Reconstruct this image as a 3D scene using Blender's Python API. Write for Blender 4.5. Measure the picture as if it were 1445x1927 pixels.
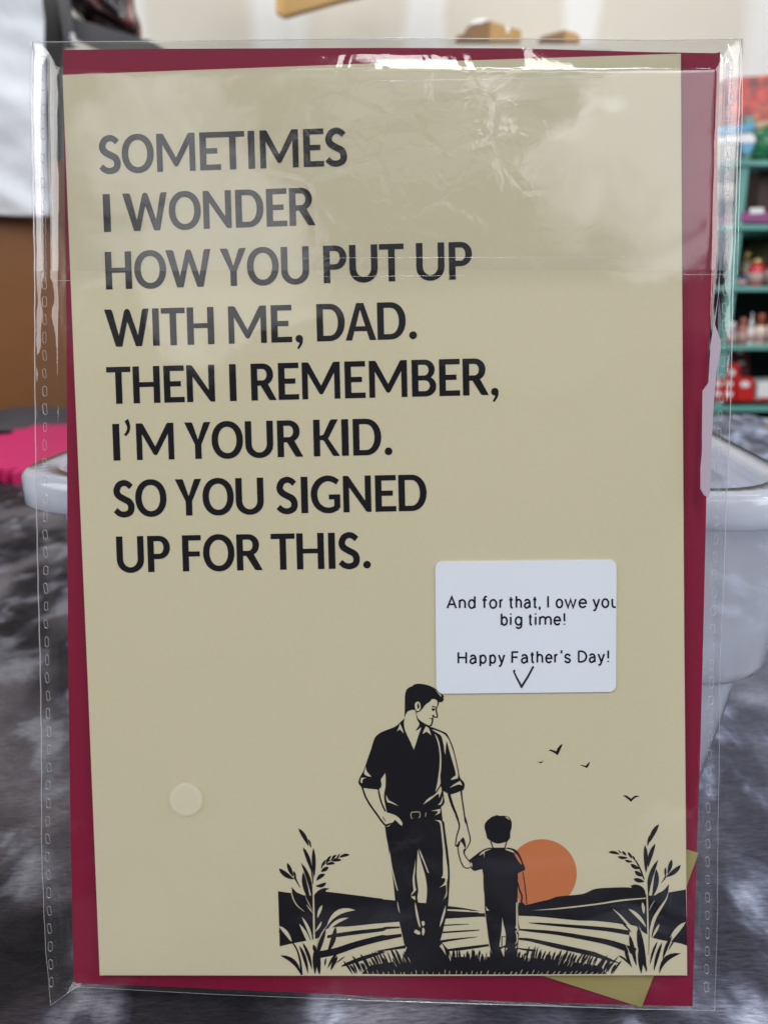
import bpy, bmesh, math, random
import numpy as np
from mathutils import Vector, Matrix, noise
from mathutils.geometry import delaunay_2d_cdt, tessellate_polygon
random.seed(7)
R_ = math.radians
for o in list(bpy.data.objects): bpy.data.objects.remove(o)
S = bpy.context.scene
C = S.collection

# ------------------------------------------------------------------ camera, world, lamps, exposure
FPX, CX, CY = 1500.0, 722.5, 963.5
PITCH = R_(15)
TABLE_Z = 0.75
CAM = Vector((0, 0, 0.918))
FW = Vector((0, math.cos(PITCH), -math.sin(PITCH)))
UP = Vector((0, math.sin(PITCH), math.cos(PITCH)))
RT = Vector((1, 0, 0))
cd = bpy.data.cameras.new('camera'); co = bpy.data.objects.new('camera', cd); C.objects.link(co)
co.location = CAM; co.rotation_euler = (R_(90) - PITCH, 0, 0)
cd.sensor_fit = 'HORIZONTAL'; cd.sensor_width = 36; cd.lens = 36 * FPX / 1445
cd.clip_start = 0.01; cd.clip_end = 50
cd.dof.use_dof = True; cd.dof.focus_distance = 0.187; cd.dof.aperture_fstop = 22
S.camera = co
W = bpy.data.worlds.new('World'); S.world = W; W.use_nodes = True
bg = W.node_tree.nodes['Background']; bg.inputs[0].default_value = (0.86, 0.92, 1, 1); bg.inputs[1].default_value = 0.055
def lamp(name, loc, target, sx, sy, radiance, col=(1, 1, 1)):
    l = bpy.data.lights.new(name, 'AREA'); l.shape = 'RECTANGLE'; l.size = sx; l.size_y = sy
    l.energy = radiance * math.pi * sx * sy; l.color = col
    o = bpy.data.objects.new(name, l); C.objects.link(o); o.location = loc
    d = Vector(target) - Vector(loc); o.rotation_euler = d.to_track_quat('-Z', 'Y').to_euler()
    return o
CARDP = (0, 0.18, 0.87)
lamp('overhead_panel_lamp', (0.03, -0.75, 2.75), CARDP, 0.34, 1.0, 13, (1.0, 0.985, 0.96))
lamp('side_fill_lamp', (-2.1, -0.75, 2.35), CARDP, 2.2, 1.6, 4.7, (1.0, 0.985, 0.96))  # added pair of soft fill lamps, set wide to light the card
lamp('side_fill_lamp', (2.1, -0.75, 2.3), CARDP, 2.2, 1.6, 4.3, (1.0, 0.985, 0.97))
fl_ = lamp('shop_front_window_lamp', (0.1, -2.2, 2.52), (0.1, 0.18, 0.87), 3.0, 1.35, 1.0, (0.97, 0.97, 1.0))
# daylight through the shop front behind the photographer: bright patches broken by dark leafy outlines
fl_.data.use_nodes = True; _n = fl_.data.node_tree; _e = next(x for x in _n.nodes if x.type == 'EMISSION')
def _N(ty, **ins):
    x = _n.nodes.new(ty)
    for a, v in ins.items():
        a = int(a[1:]) if a[0] == '_' else a
        if hasattr(v, 'is_output'): _n.links.new(v, x.inputs[a])
        else: x.inputs[a].default_value = v
    return x
def _M(op, a, b): x = _N('ShaderNodeMath', _0=a, _1=b); x.operation = op; return x.outputs[0]
_p = _n.nodes.new('ShaderNodeNewGeometry').outputs['Position']
_no = _N('ShaderNodeTexNoise', Vector=_p, Scale=2.6, Detail=5.0, Roughness=.62).outputs[0]
_s = .16
for cx_, cz_, ax_, az_, st_ in ((-.80, 2.42, .38, .42, 1.4), (.84, 2.60, .50, .36, 2.0), (.55, 3.0, .8, .13, 3.6), (-.15, 2.75, .7, .18, .7)):
    m_ = _N('ShaderNodeMapping', Vector=_p, Location=(-cx_ / ax_, 0, -cz_ / az_), Scale=(1 / ax_, 0, 1 / az_)).outputs[0]
    d_ = _n.nodes.new('ShaderNodeVectorMath'); d_.operation = 'LENGTH'; _n.links.new(m_, d_.inputs[0])
    q_ = _M('ADD', _M('SUBTRACT', 1.0, d_.outputs['Value']), _M('MULTIPLY', _M('SUBTRACT', _no, .5), 3.4))
    q_ = _M('MAXIMUM', 0.0, _M('MINIMUM', 1.0, _M('MULTIPLY', q_, 3.2)))
    _s = _M('ADD', _M('MULTIPLY', q_, st_), _s)
_n.links.new(_s, _e.inputs['Strength'])
lamp('crease_glint_lamp', (0.35, -1.2, 2.7), CARDP, 0.5, 0.05, 20, (0.95, 0.98, 1))  # added narrow lamps, here and below, that put glints on the film creases
lamp('crease_glint_lamp', (1.5, 0.2, 2.3), CARDP, 0.07, 0.9, 30, (0.8, 0.88, 1))
lamp('wall_fill_lamp', (0.2, 1.25, 2.75), (0.0, 2.2, 1.3), 2.6, 0.5, 4.2, (1, 0.99, 0.96))  # added fill lamp that brightens the back wall
lamp('side_window_lamp', (1.9, 0.55, 1.45), (0.2, 0.2, 0.78), 0.8, 0.9, 1.9, (0.74, 0.83, 1.0))
S.view_settings.view_transform = 'Standard'; S.view_settings.look = 'None'
S.view_settings.exposure = 0.13; S.view_settings.gamma = 1
try:
    S.cycles.transparent_max_bounces = 16; S.cycles.max_bounces = 7
except Exception: pass

# ------------------------------------------------------------------ pixel <-> world helpers (photograph is 1445 x 1927)
def cam2w(x, y, z): return CAM + RT * x - UP * y + FW * z
def ray(px, py): return (RT * ((px - CX) / FPX) - UP * ((py - CY) / FPX) + FW)
def at(px, py, Y):                       # the point seen at a pixel, Y metres in front of the camera
    d = ray(px, py); return CAM + d * (Y / d.y)
def onz(px, py, z):                      # the point seen at a pixel on a level plane
    d = ray(px, py); return CAM + d * ((z - CAM.z) / d.z)
# plane of the greeting card (solved from its four corners)
k = (cam2w(-.07469, -.10171, .18574), cam2w(.06759, -.1047, .18143), cam2w(.07243, .11102, .19127))
PN = (k[1] - k[0]).cross(k[2] - k[0]).normalized()
if PN.dot(CAM - k[0]) < 0: PN = -PN
P0 = cam2w(-.00113, .004656, .1885)
AX = (k[1] - k[0]).normalized(); AY = PN.cross(AX).normalized()
if AY.z < 0: AY = -AY
def on(px, py, off=0.0):                 # the point seen at a pixel, off metres in front of the card's face
    d = ray(px, py); p = P0 + PN * off
    return CAM + d * ((p - CAM).dot(PN) / d.dot(PN))
def local(p): v = p - P0; return Vector((v.dot(AX), v.dot(AY), v.dot(PN)))
def world(u, v, w=0): return P0 + AX * u + AY * v + PN * w
def onl(px, py, off=0): return local(on(px, py, off))
MCARD = Matrix((( AX.x, AY.x, PN.x, P0.x), (AX.y, AY.y, PN.y, P0.y), (AX.z, AY.z, PN.z, P0.z), (0, 0, 0, 1)))

# ------------------------------------------------------------------ materials
def mat(name, col=(.5, .5, .5), rough=.6, metal=0, spec=.5, sheen=0):
    m = bpy.data.materials.new(name); m.use_nodes = True
    b = m.node_tree.nodes['Principled BSDF']
    b.inputs['Base Color'].default_value = (*col, 1); b.inputs['Roughness'].default_value = rough
    b.inputs['Metallic'].default_value = metal; b.inputs['Specular IOR Level'].default_value = spec
    b.inputs['Sheen Weight'].default_value = sheen
    return m
class NT:
    def __init__(s, m): s.t = m.node_tree; s.b = s.t.nodes.get('Principled BSDF')
    def n(s, ty, ins={}, **kw):
        x = s.t.nodes.new(ty)
        for a, v in kw.items(): setattr(x, a, v)
        for a, v in ins.items():
            if hasattr(v, 'is_output'): s.t.links.new(v, x.inputs[a])
            else: x.inputs[a].default_value = v
        return x
    def l(s, a, b): s.t.links.new(a, b)
    def coord(s, scale=(1, 1, 1), rot=(0, 0, 0), loc=(0, 0, 0)):
        c = s.n('ShaderNodeTexCoord'); m = s.n('ShaderNodeMapping', {'Vector': c.outputs['Object'], 'Scale': scale, 'Rotation': rot, 'Location': loc})
        return m.outputs[0]
    def noise(s, vec, scale, detail=4, rough=.5, dist=0):
        return s.n('ShaderNodeTexNoise', {'Vector': vec, 'Scale': scale, 'Detail': detail, 'Roughness': rough, 'Distortion': dist}).outputs[0]
    def ramp(s, fac, stops, interp='LINEAR'):
        r = s.n('ShaderNodeValToRGB', {'Fac': fac}); e = r.color_ramp; e.interpolation = interp
        while len(e.elements) < len(stops): e.elements.new(.5)
        for i, (p, c) in enumerate(stops): e.elements[i].position = p; e.elements[i].color = (*c, 1) if len(c) == 3 else c
        return r.outputs[0]
    def mix(s, f, a, b, mode='MIX'):
        x = s.n('ShaderNodeMix', data_type='RGBA', blend_type=mode)
        for i, v in ((0, f), (6, a), (7, b)):
            if hasattr(v, 'is_output'): s.l(v, x.inputs[i])
            else: x.inputs[i].default_value = v if i == 0 else ((*v, 1) if len(v) == 3 else v)
        return x.outputs[2]
    def math(s, op, a, b=0, c=0):
        x = s.n('ShaderNodeMath', operation=op)
        for i, v in enumerate((a, b, c)):
            if hasattr(v, 'is_output'): s.l(v, x.inputs[i])
            else: x.inputs[i].default_value = v
        return x.outputs[0]
    def bump(s, h, strength=.3, dist=.001):
        x = s.n('ShaderNodeBump', {'Height': h, 'Strength': strength, 'Distance': dist}); return x.outputs[0]
def lin(r, g, b):
    f = lambda c: (c / 255 / 12.92) if c / 255 <= .04045 else ((c / 255 + .055) / 1.055) ** 2.4
    return (f(r), f(g), f(b))
def noisy(name, c1, c2, scale=8, rough=.6, bump=.0, bscale=60, bd=.001, stretch=(1, 1, 1), spec=.5):
    m = mat(name, c1, rough, spec=spec); t = NT(m); v = t.coord(stretch)
    t.l(t.mix(t.noise(v, scale, 5), c1, c2), t.b.inputs['Base Color'])
    if bump: t.l(t.bump(t.noise(v, bscale, 4), bump, bd), t.b.inputs['Normal'])
    return m

def paper(name, c, fibre=.05, rough=.7):
    m = mat(name, c, rough, spec=.25); t = NT(m); v = t.coord()
    f = t.noise(v, 900, 3, .6); g = t.noise(v, 22, 3)
    a = t.mix(f, [x * (1 - fibre) for x in c], [x * (1 + fibre) for x in c])
    b = t.mix(t.math('MULTIPLY', g, .35), a, [c[0] * .93, c[1] * .97, c[2] * .97])
    t.l(b, t.b.inputs['Base Color'])
    t.l(t.bump(t.noise(v, 1400, 3), .25, .00008), t.b.inputs['Normal'])
    return m
M = {}
M['card'] = paper('cream_card', (.555, .512, .364))
M['ink'] = paper('navy_black_ink', (.0065, .006, .0095), .15, .6); M['ink'].node_tree.nodes['Principled BSDF'].inputs['Specular IOR Level'].default_value = .06
M['sun'] = paper('orange_ink', (.50, .155, .055), .05)
M['sunarm'] = paper('orange_brown_ink', (.45, .14, .06), .05)
M['env'] = paper('crimson_envelope_paper', (.205, .001, .031), .10)
M['gold'] = paper('olive_gold_paper', (.30, .255, .09), .05, .45)
M['sticker'] = paper('white_sticker_paper', (.70, .75, .84), .012, .45)
M['pen'] = paper('dark_pen_ink', (.014, .013, .018), .3)

def schlick(t, n=None):          # thin sheet: the same reflectance from either side
    g = t.n('ShaderNodeNewGeometry'); d = t.n('ShaderNodeVectorMath', {0: g.outputs['Incoming'], 1: n if n is not None else g.outputs['Normal']}, operation='DOT_PRODUCT').outputs['Value']
    q = t.math('POWER', t.math('SUBTRACT', 1.0, t.math('MINIMUM', t.math('ABSOLUTE', d), 1.0)), 5.0)
    return t.math('ADD', .045, t.math('MULTIPLY', q, .9))
def film(name, haze=.03, crinkle=1.0, refl=1.0, clear=.985):
    m = bpy.data.materials.new(name); m.use_nodes = True; nt = m.node_tree; nt.nodes.clear(); t = NT(m)
    out = t.n('ShaderNodeOutputMaterial'); v = t.coord()
    w = t.noise(v, 26, 1, .45, .4)
    c1 = t.n('ShaderNodeTexVoronoi', {'Vector': t.mix(.25, v, t.n('ShaderNodeTexNoise', {'Vector': v, 'Scale': 60.}).outputs[1], 'LINEAR_LIGHT') if False else v, 'Scale': 70.0}, feature='DISTANCE_TO_EDGE').outputs['Distance']
    # creases gather in one patch below the top and along the rims
    dist = t.n('ShaderNodeVectorMath', {0: v, 1: tuple(CREASE)}, operation='DISTANCE').outputs['Value']
    msk = t.ramp(dist, [(0.0, (1, 1, 1)), (.012, (.75, .75, .75)), (.040, (0, 0, 0))])
    cr = t.math('MULTIPLY', t.ramp(c1, [(0, (0, 0, 0)), (.09, (1, 1, 1))]), msk)
    fine = t.noise(v, 190, 2, .55, .6)
    h = t.math('ADD', t.math('MULTIPLY', w, 1.0), t.math('MULTIPLY', t.math('MULTIPLY', fine, msk), .09))
    h = t.math('ADD', h, t.math('MULTIPLY', cr, .05))
    h = t.math('ADD', h, t.math('MULTIPLY', fine, .012 * crinkle))
    n = t.bump(h, 1.0, .0014 * crinkle)
    fr = schlick(t, n)
    fr = t.math('MULTIPLY', fr, refl)
    tr = t.n('ShaderNodeBsdfTransparent', {'Color': (clear, clear, clear, 1)}).outputs[0]
    gl = t.n('ShaderNodeBsdfGlossy', {'Color': (1, 1, 1, 1), 'Roughness': .055, 'Normal': n}).outputs[0]
    df = t.n('ShaderNodeBsdfDiffuse', {'Color': (.8, .82, .88, 1)}).outputs[0]
    mx = t.n('ShaderNodeMixShader', {'Fac': haze}); t.l(tr, mx.inputs[1]); t.l(df, mx.inputs[2])
    m2 = t.n('ShaderNodeMixShader', {'Fac': fr}); t.l(mx.outputs[0], m2.inputs[1]); t.l(gl, m2.inputs[2])
    t.l(m2.outputs[0], out.inputs[0])
    return m
CREASE = onl(790, 290, .001)
M['film'] = film('clear_film', .004, 1.0, 1.15)
M['film2'] = film('clear_film_flap', .006, .7, .8, .95)
M['filmback'] = film('clear_film_back', .008, .6, .8)
def clearish(name, col, clear, rough=.2, trans=0.0, gloss=.08):
    m = bpy.data.materials.new(name); m.use_nodes = True; nt = m.node_tree; nt.nodes.clear(); t = NT(m)
    out = t.n('ShaderNodeOutputMaterial')
    a = t.n('ShaderNodeBsdfTransparent', {'Color': (.93, .94, .97, 1)}).outputs[0]
    d = t.n('ShaderNodeBsdfDiffuse', {'Color': (*col, 1)}).outputs[0]
    tl = t.n('ShaderNodeBsdfTranslucent', {'Color': (*col, 1)}).outputs[0]
    x = t.n('ShaderNodeMixShader', {'Fac': trans}); t.l(d, x.inputs[1]); t.l(tl, x.inputs[2])
    v = t.coord(); cl = t.math('ADD', clear - .06, t.math('MULTIPLY', t.noise(v, 25, 3), .12))
    y = t.n('ShaderNodeMixShader', {'Fac': cl}); t.l(x.outputs[0], y.inputs[1]); t.l(a, y.inputs[2])
    g = t.n('ShaderNodeBsdfGlossy', {'Roughness': rough}).outputs[0]
    fr = schlick(t)
    z = t.n('ShaderNodeMixShader', {'Fac': t.math('MULTIPLY', fr, gloss / .04)}); t.l(y.outputs[0], z.inputs[1]); t.l(g, z.inputs[2])
    t.l(z.outputs[0], out.inputs[0]); return m
M['rib'] = clearish('film_rib', (.92, .93, .95), .72, .12, .2, .10)
M['weld'] = clearish('film_weld', (.92, .93, .95), .68, .15, .2, .10)
M['peel'] = clearish('lavender_peel_strip', (.50, .42, .52), .06, .3, .2, .06)
M['disc_'] = clearish('faint_round_disc', (.72, .69, .55), .42, .3, .0, .03)
M['bin'] = clearish('milky_plastic', (.82, .87, .99), .54, .22, .45, .06)
M['binrim'] = clearish('milky_plastic_rim', (.82, .86, .97), .32, .18, .45, .06)

# ------------------------------------------------------------------ object helpers
def mesh(name, verts, faces, m, parent=None, mw=None, smooth=False, mats=None, fm=None):
    me = bpy.data.meshes.new(name); me.from_pydata([tuple(v) for v in verts], [], faces)
    for mm in (mats or [m]): me.materials.append(mm)
    if fm is not None: me.polygons.foreach_set('material_index', fm)
    if smooth: me.polygons.foreach_set('use_smooth', [True] * len(me.polygons))
    me.update()
    o = bpy.data.objects.new(name, me); C.objects.link(o)
    if mw is not None: o.matrix_world = mw
    if parent is not None: attach(o, parent)
    return o
def mworld(o):
    m = o.matrix_basis.copy(); p = o.parent
    return (mworld(p) @ o.matrix_parent_inverse @ m) if p else m
def attach(o, p):
    o.parent = p; o.matrix_parent_inverse = mworld(p).inverted()
def tag(o, label=None, cat=None, group=None, kind=None):
    for a, v in (('label', label), ('category', cat), ('group', group), ('kind', kind)):
        if v: o[a] = v
    return o
def empty(name, loc, label, cat, group=None, mw=None):
    o = bpy.data.objects.new(name, None); C.objects.link(o); o.empty_display_size = .02
    if mw is not None: o.matrix_world = mw
    else: o.location = loc
    return tag(o, label, cat, group)
def bm_obj(name, bm, m, parent=None, smooth=False, mw=None):
    bmesh.ops.recalc_face_normals(bm, faces=bm.faces)
    me = bpy.data.meshes.new(name); bm.to_mesh(me); bm.free(); me.materials.append(m)
    if smooth:
        me.polygons.foreach_set('use_smooth', [True] * len(me.polygons))
    o = bpy.data.objects.new(name, me); C.objects.link(o)
    if mw is not None: o.matrix_world = mw
    if parent is not None: attach(o, parent)
    return o
def box_bm(c, s, bev=0.0, rot=None, seg=2, bm=None):
    b2 = bmesh.new(); bmesh.ops.create_cube(b2, size=1)
    bmesh.ops.scale(b2, vec=Vector(s), verts=b2.verts)
    if bev: bmesh.ops.bevel(b2, geom=b2.edges[:], offset=bev, segments=seg, profile=.5, affect='EDGES')
    if rot: bmesh.ops.rotate(b2, cent=(0, 0, 0), matrix=rot, verts=b2.verts)
    bmesh.ops.translate(b2, vec=Vector(c), verts=b2.verts)
    if bm is None: return b2
    t = bpy.data.meshes.new('t'); b2.to_mesh(t); b2.free(); bm.from_mesh(t); bpy.data.meshes.remove(t); return bm
def lathe(prof, n=24):
    vs, fs = [], []
    for (r, z) in prof:
        for i in range(n): a = 2 * math.pi * i / n; vs.append((r * math.cos(a), r * math.sin(a), z))
    for j in range(len(prof) - 1):
        for i in range(n): fs.append((j * n + i, j * n + (i + 1) % n, (j + 1) * n + (i + 1) % n, (j + 1) * n + i))
    fs.append(tuple(range(n))[::-1]); fs.append(tuple((len(prof) - 1) * n + i for i in range(n)))
    return vs, fs
def tube(name, pts, r, m, parent=None, n=6):
    vs, fs = [], []
    for i, p in enumerate(pts):
        d = (pts[min(i + 1, len(pts) - 1)] - pts[max(i - 1, 0)]).normalized()
        a = d.cross(PN); a = a.normalized() if a.length > .1 else d.orthogonal().normalized(); b = d.cross(a)
        rr = r[i] if isinstance(r, (list, tuple)) else r
        for q in range(n): t = 2 * math.pi * q / n; vs.append(p + (a * math.cos(t) + b * math.sin(t)) * rr)
    for i in range(len(pts) - 1):
        for q in range(n): fs.append((i * n + q, i * n + (q + 1) % n, (i + 1) * n + (q + 1) % n, (i + 1) * n + q))
    fs.append(tuple(range(n))); fs.append(tuple((len(pts) - 1) * n + q for q in range(n))[::-1])
    return mesh(name, vs, fs, m, parent, smooth=True)
def slab(name, outline, off, thick, m, parent, smooth=False):
    """a sheet of paper: outline in photo pixels lying on the card plane, front face off metres in front of it"""
    p = [onl(x, y, off) for x, y in outline]; n = len(p)
    A = [Vector((q.x, q.y, off)) for q in p]; B = [Vector((q.x, q.y, off - thick)) for q in p]
    tri = tessellate_polygon([[Vector((q.x, q.y, 0)) for q in A]])
    fs = [tuple(t) for t in tri] + [tuple(n + i for i in t)[::-1] for t in tri] + [(i, (i + 1) % n, n + (i + 1) % n, n + i) for i in range(n)]
    me = bpy.data.meshes.new(name); me.from_pydata([tuple(v) for v in A + B], [], fs)
    bm = bmesh.new(); bm.from_mesh(me); bpy.data.meshes.remove(me)
    return bm_obj(name, bm, m, parent, mw=MCARD)

# ------------------------------------------------------------------ flat print: shapes painted one over another, then cut into one sheet
def spline(pts, closed=True, sub=4, corner=52):
    n = len(pts); out = []
    P = [np.array(p, float) for p in pts]; big = max(abs(c) for p in pts for c in p) > 5
    def sharp(i):
        if not closed and (i == 0 or i == n - 1): return True
        a = P[i] - P[i - 1]; b = P[(i + 1) % n] - P[i]
        la, lb = np.hypot(*a), np.hypot(*b)
        if la < 1e-6 or lb < 1e-6: return True
        return math.degrees(math.acos(max(-1, min(1, a.dot(b) / la / lb)))) > corner
    sh = [sharp(i) for i in range(n)]
    for i in range(n if closed else n - 1):
        j = (i + 1) % n; p1, p2 = P[i], P[j]
        t1 = (p2 - p1) * .9 if sh[i] else (P[j] - P[i - 1]) * .5
        t2 = (p2 - p1) * .9 if sh[j] else (P[(j + 1) % n] - P[i]) * .5
        L = np.hypot(*(p2 - p1))
        for t, T in ((t1, 0), (t2, 1)):
            l = np.hypot(*t)
            if l > 1.2 * L: t *= 1.2 * L / l
        ns = sub if (L > (3 if big else .02) and not (sh[i] and sh[j])) else 1
        for s in range(ns):
            u = s / ns; h1 = 2 * u**3 - 3 * u**2 + 1; h2 = u**3 - 2 * u**2 + u; h3 = -2 * u**3 + 3 * u**2; h4 = u**3 - u**2
            out.append(tuple(h1 * p1 + h2 * t1 + h3 * p2 + h4 * t2))
    if not closed: out.append(tuple(P[-1]))
    return out
def stroke(pts, w, smooth=True, sub=3):
    """closed outline round a pen line; w is a width or a list of widths"""
    ws = w if isinstance(w, (list, tuple)) else [w] * len(pts)
    if smooth and len(pts) > 2:
        q = spline(pts, False, sub, 100); tt = np.linspace(0, 1, len(q)); ws = np.interp(tt, np.linspace(0, 1, len(ws)), ws); pts = q
    else: ws = np.interp(np.linspace(0, 1, len(pts)), np.linspace(0, 1, len(ws)), ws)
    P = np.array(pts, float); L, Rr = [], []
    for i in range(len(P)):
        a = P[i] - P[i - 1] if i else P[1] - P[0]; b = P[i + 1] - P[i] if i < len(P) - 1 else P[i] - P[i - 1]
        a = a / (np.hypot(*a) + 1e-9); b = b / (np.hypot(*b) + 1e-9); t = a + b; t = t / (np.hypot(*t) + 1e-9)
        nrm = np.array([-t[1], t[0]]); c = max(.45, abs(np.dot(nrm, [-a[1], a[0]])))
        L.append(P[i] + nrm * ws[i] / 2 / c); Rr.append(P[i] - nrm * ws[i] / 2 / c)
    return [tuple(x) for x in L + Rr[::-1]]
def leaf(tip, base, w, bend=0.0, n=7):
    a = np.array(tip, float); b = np.array(base, float); d = b - a; L = np.hypot(*d); nn = np.array([-d[1], d[0]]) / (L + 1e-9)
    L1, R1 = [], []
    for i in range(n + 1):
        t = i / n; p = a + d * t + nn * bend * 4 * t * (1 - t) * L; q = w / 2 * math.sin(math.pi * min(1, t ** .85)) ** .8 if 0 < t < 1 else 0
        L1.append(tuple(p + nn * q)); R1.append(tuple(p - nn * q))
    return L1 + R1[1:-1][::-1]
def circle(cx, cy, rx, ry=None, n=28, e=2.0):
    ry = ry or rx; out = []
    for i in range(n):
        a = 2 * math.pi * i / n; c, s = math.cos(a), math.sin(a)
        out.append((cx + rx * math.copysign(abs(c) ** (2 / e), c), cy + ry * math.copysign(abs(s) ** (2 / e), s)))
    return out
def paint(polys):
    """polys: list of (group, colour, points). Returns {(group, colour): (verts, tris)} of what stays on top; colour None = bare paper"""
    verts, edges = [], []
    for g, c, p in polys:
        b = len(verts); verts += [Vector(q) for q in p]; edges += [(b + i, b + (i + 1) % len(p)) for i in range(len(p))]
    V, _, F, *_r = delaunay_2d_cdt(verts, edges, [], 0, 1e-5)
    V = np.array([tuple(v) for v in V]); F = np.array([tuple(f) for f in F])
    cen = V[F].mean(1); top = np.full(len(F), -1)
    for k_, (g, c, p) in enumerate(polys):
        q = np.array(p, float); lo = q.min(0); hi = q.max(0)
        idx = np.where(((cen >= lo) & (cen <= hi)).all(1))[0]
        if not len(idx): continue
        X, Y = cen[idx, 0][:, None], cen[idx, 1][:, None]; a = q; b = np.roll(q, -1, 0)
        left = (b[:, 0] - a[:, 0]) * (Y - a[:, 1]) - (X - a[:, 0]) * (b[:, 1] - a[:, 1])
        up = (a[:, 1] <= Y) & (b[:, 1] > Y) & (left > 0); dn = (a[:, 1] > Y) & (b[:, 1] <= Y) & (left < 0)
        wn = up.sum(1) - dn.sum(1); top[idx[wn != 0]] = k_
    out = {}
    for key in {(g, c) for g, c, _ in polys if c}:
        ids = [i for i, (g, c, _) in enumerate(polys) if (g, c) == key]
        f = F[np.isin(top, ids)]
        if not len(f): continue
        used, inv = np.unique(f, return_inverse=True); out[key] = (V[used], inv.reshape(f.shape))
    return out
def print_part(name, vt, off, m, parent, px=True, label=None):
    V, F = vt
    vs = [Vector((*onl(x, y, off).xy, off)) for x, y in V] if px else [Vector((x, y, off)) for x, y in V]
    fs = []
    for f in F:
        a, b, c = (vs[i] for i in f); f = tuple(int(i) for i in f)
        fs.append(f if (b - a).cross(c - a).z > 0 else f[::-1])
    o = mesh(name, vs, fs, m, parent, mw=MCARD)
    if label: o['label'] = label
    return o

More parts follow.
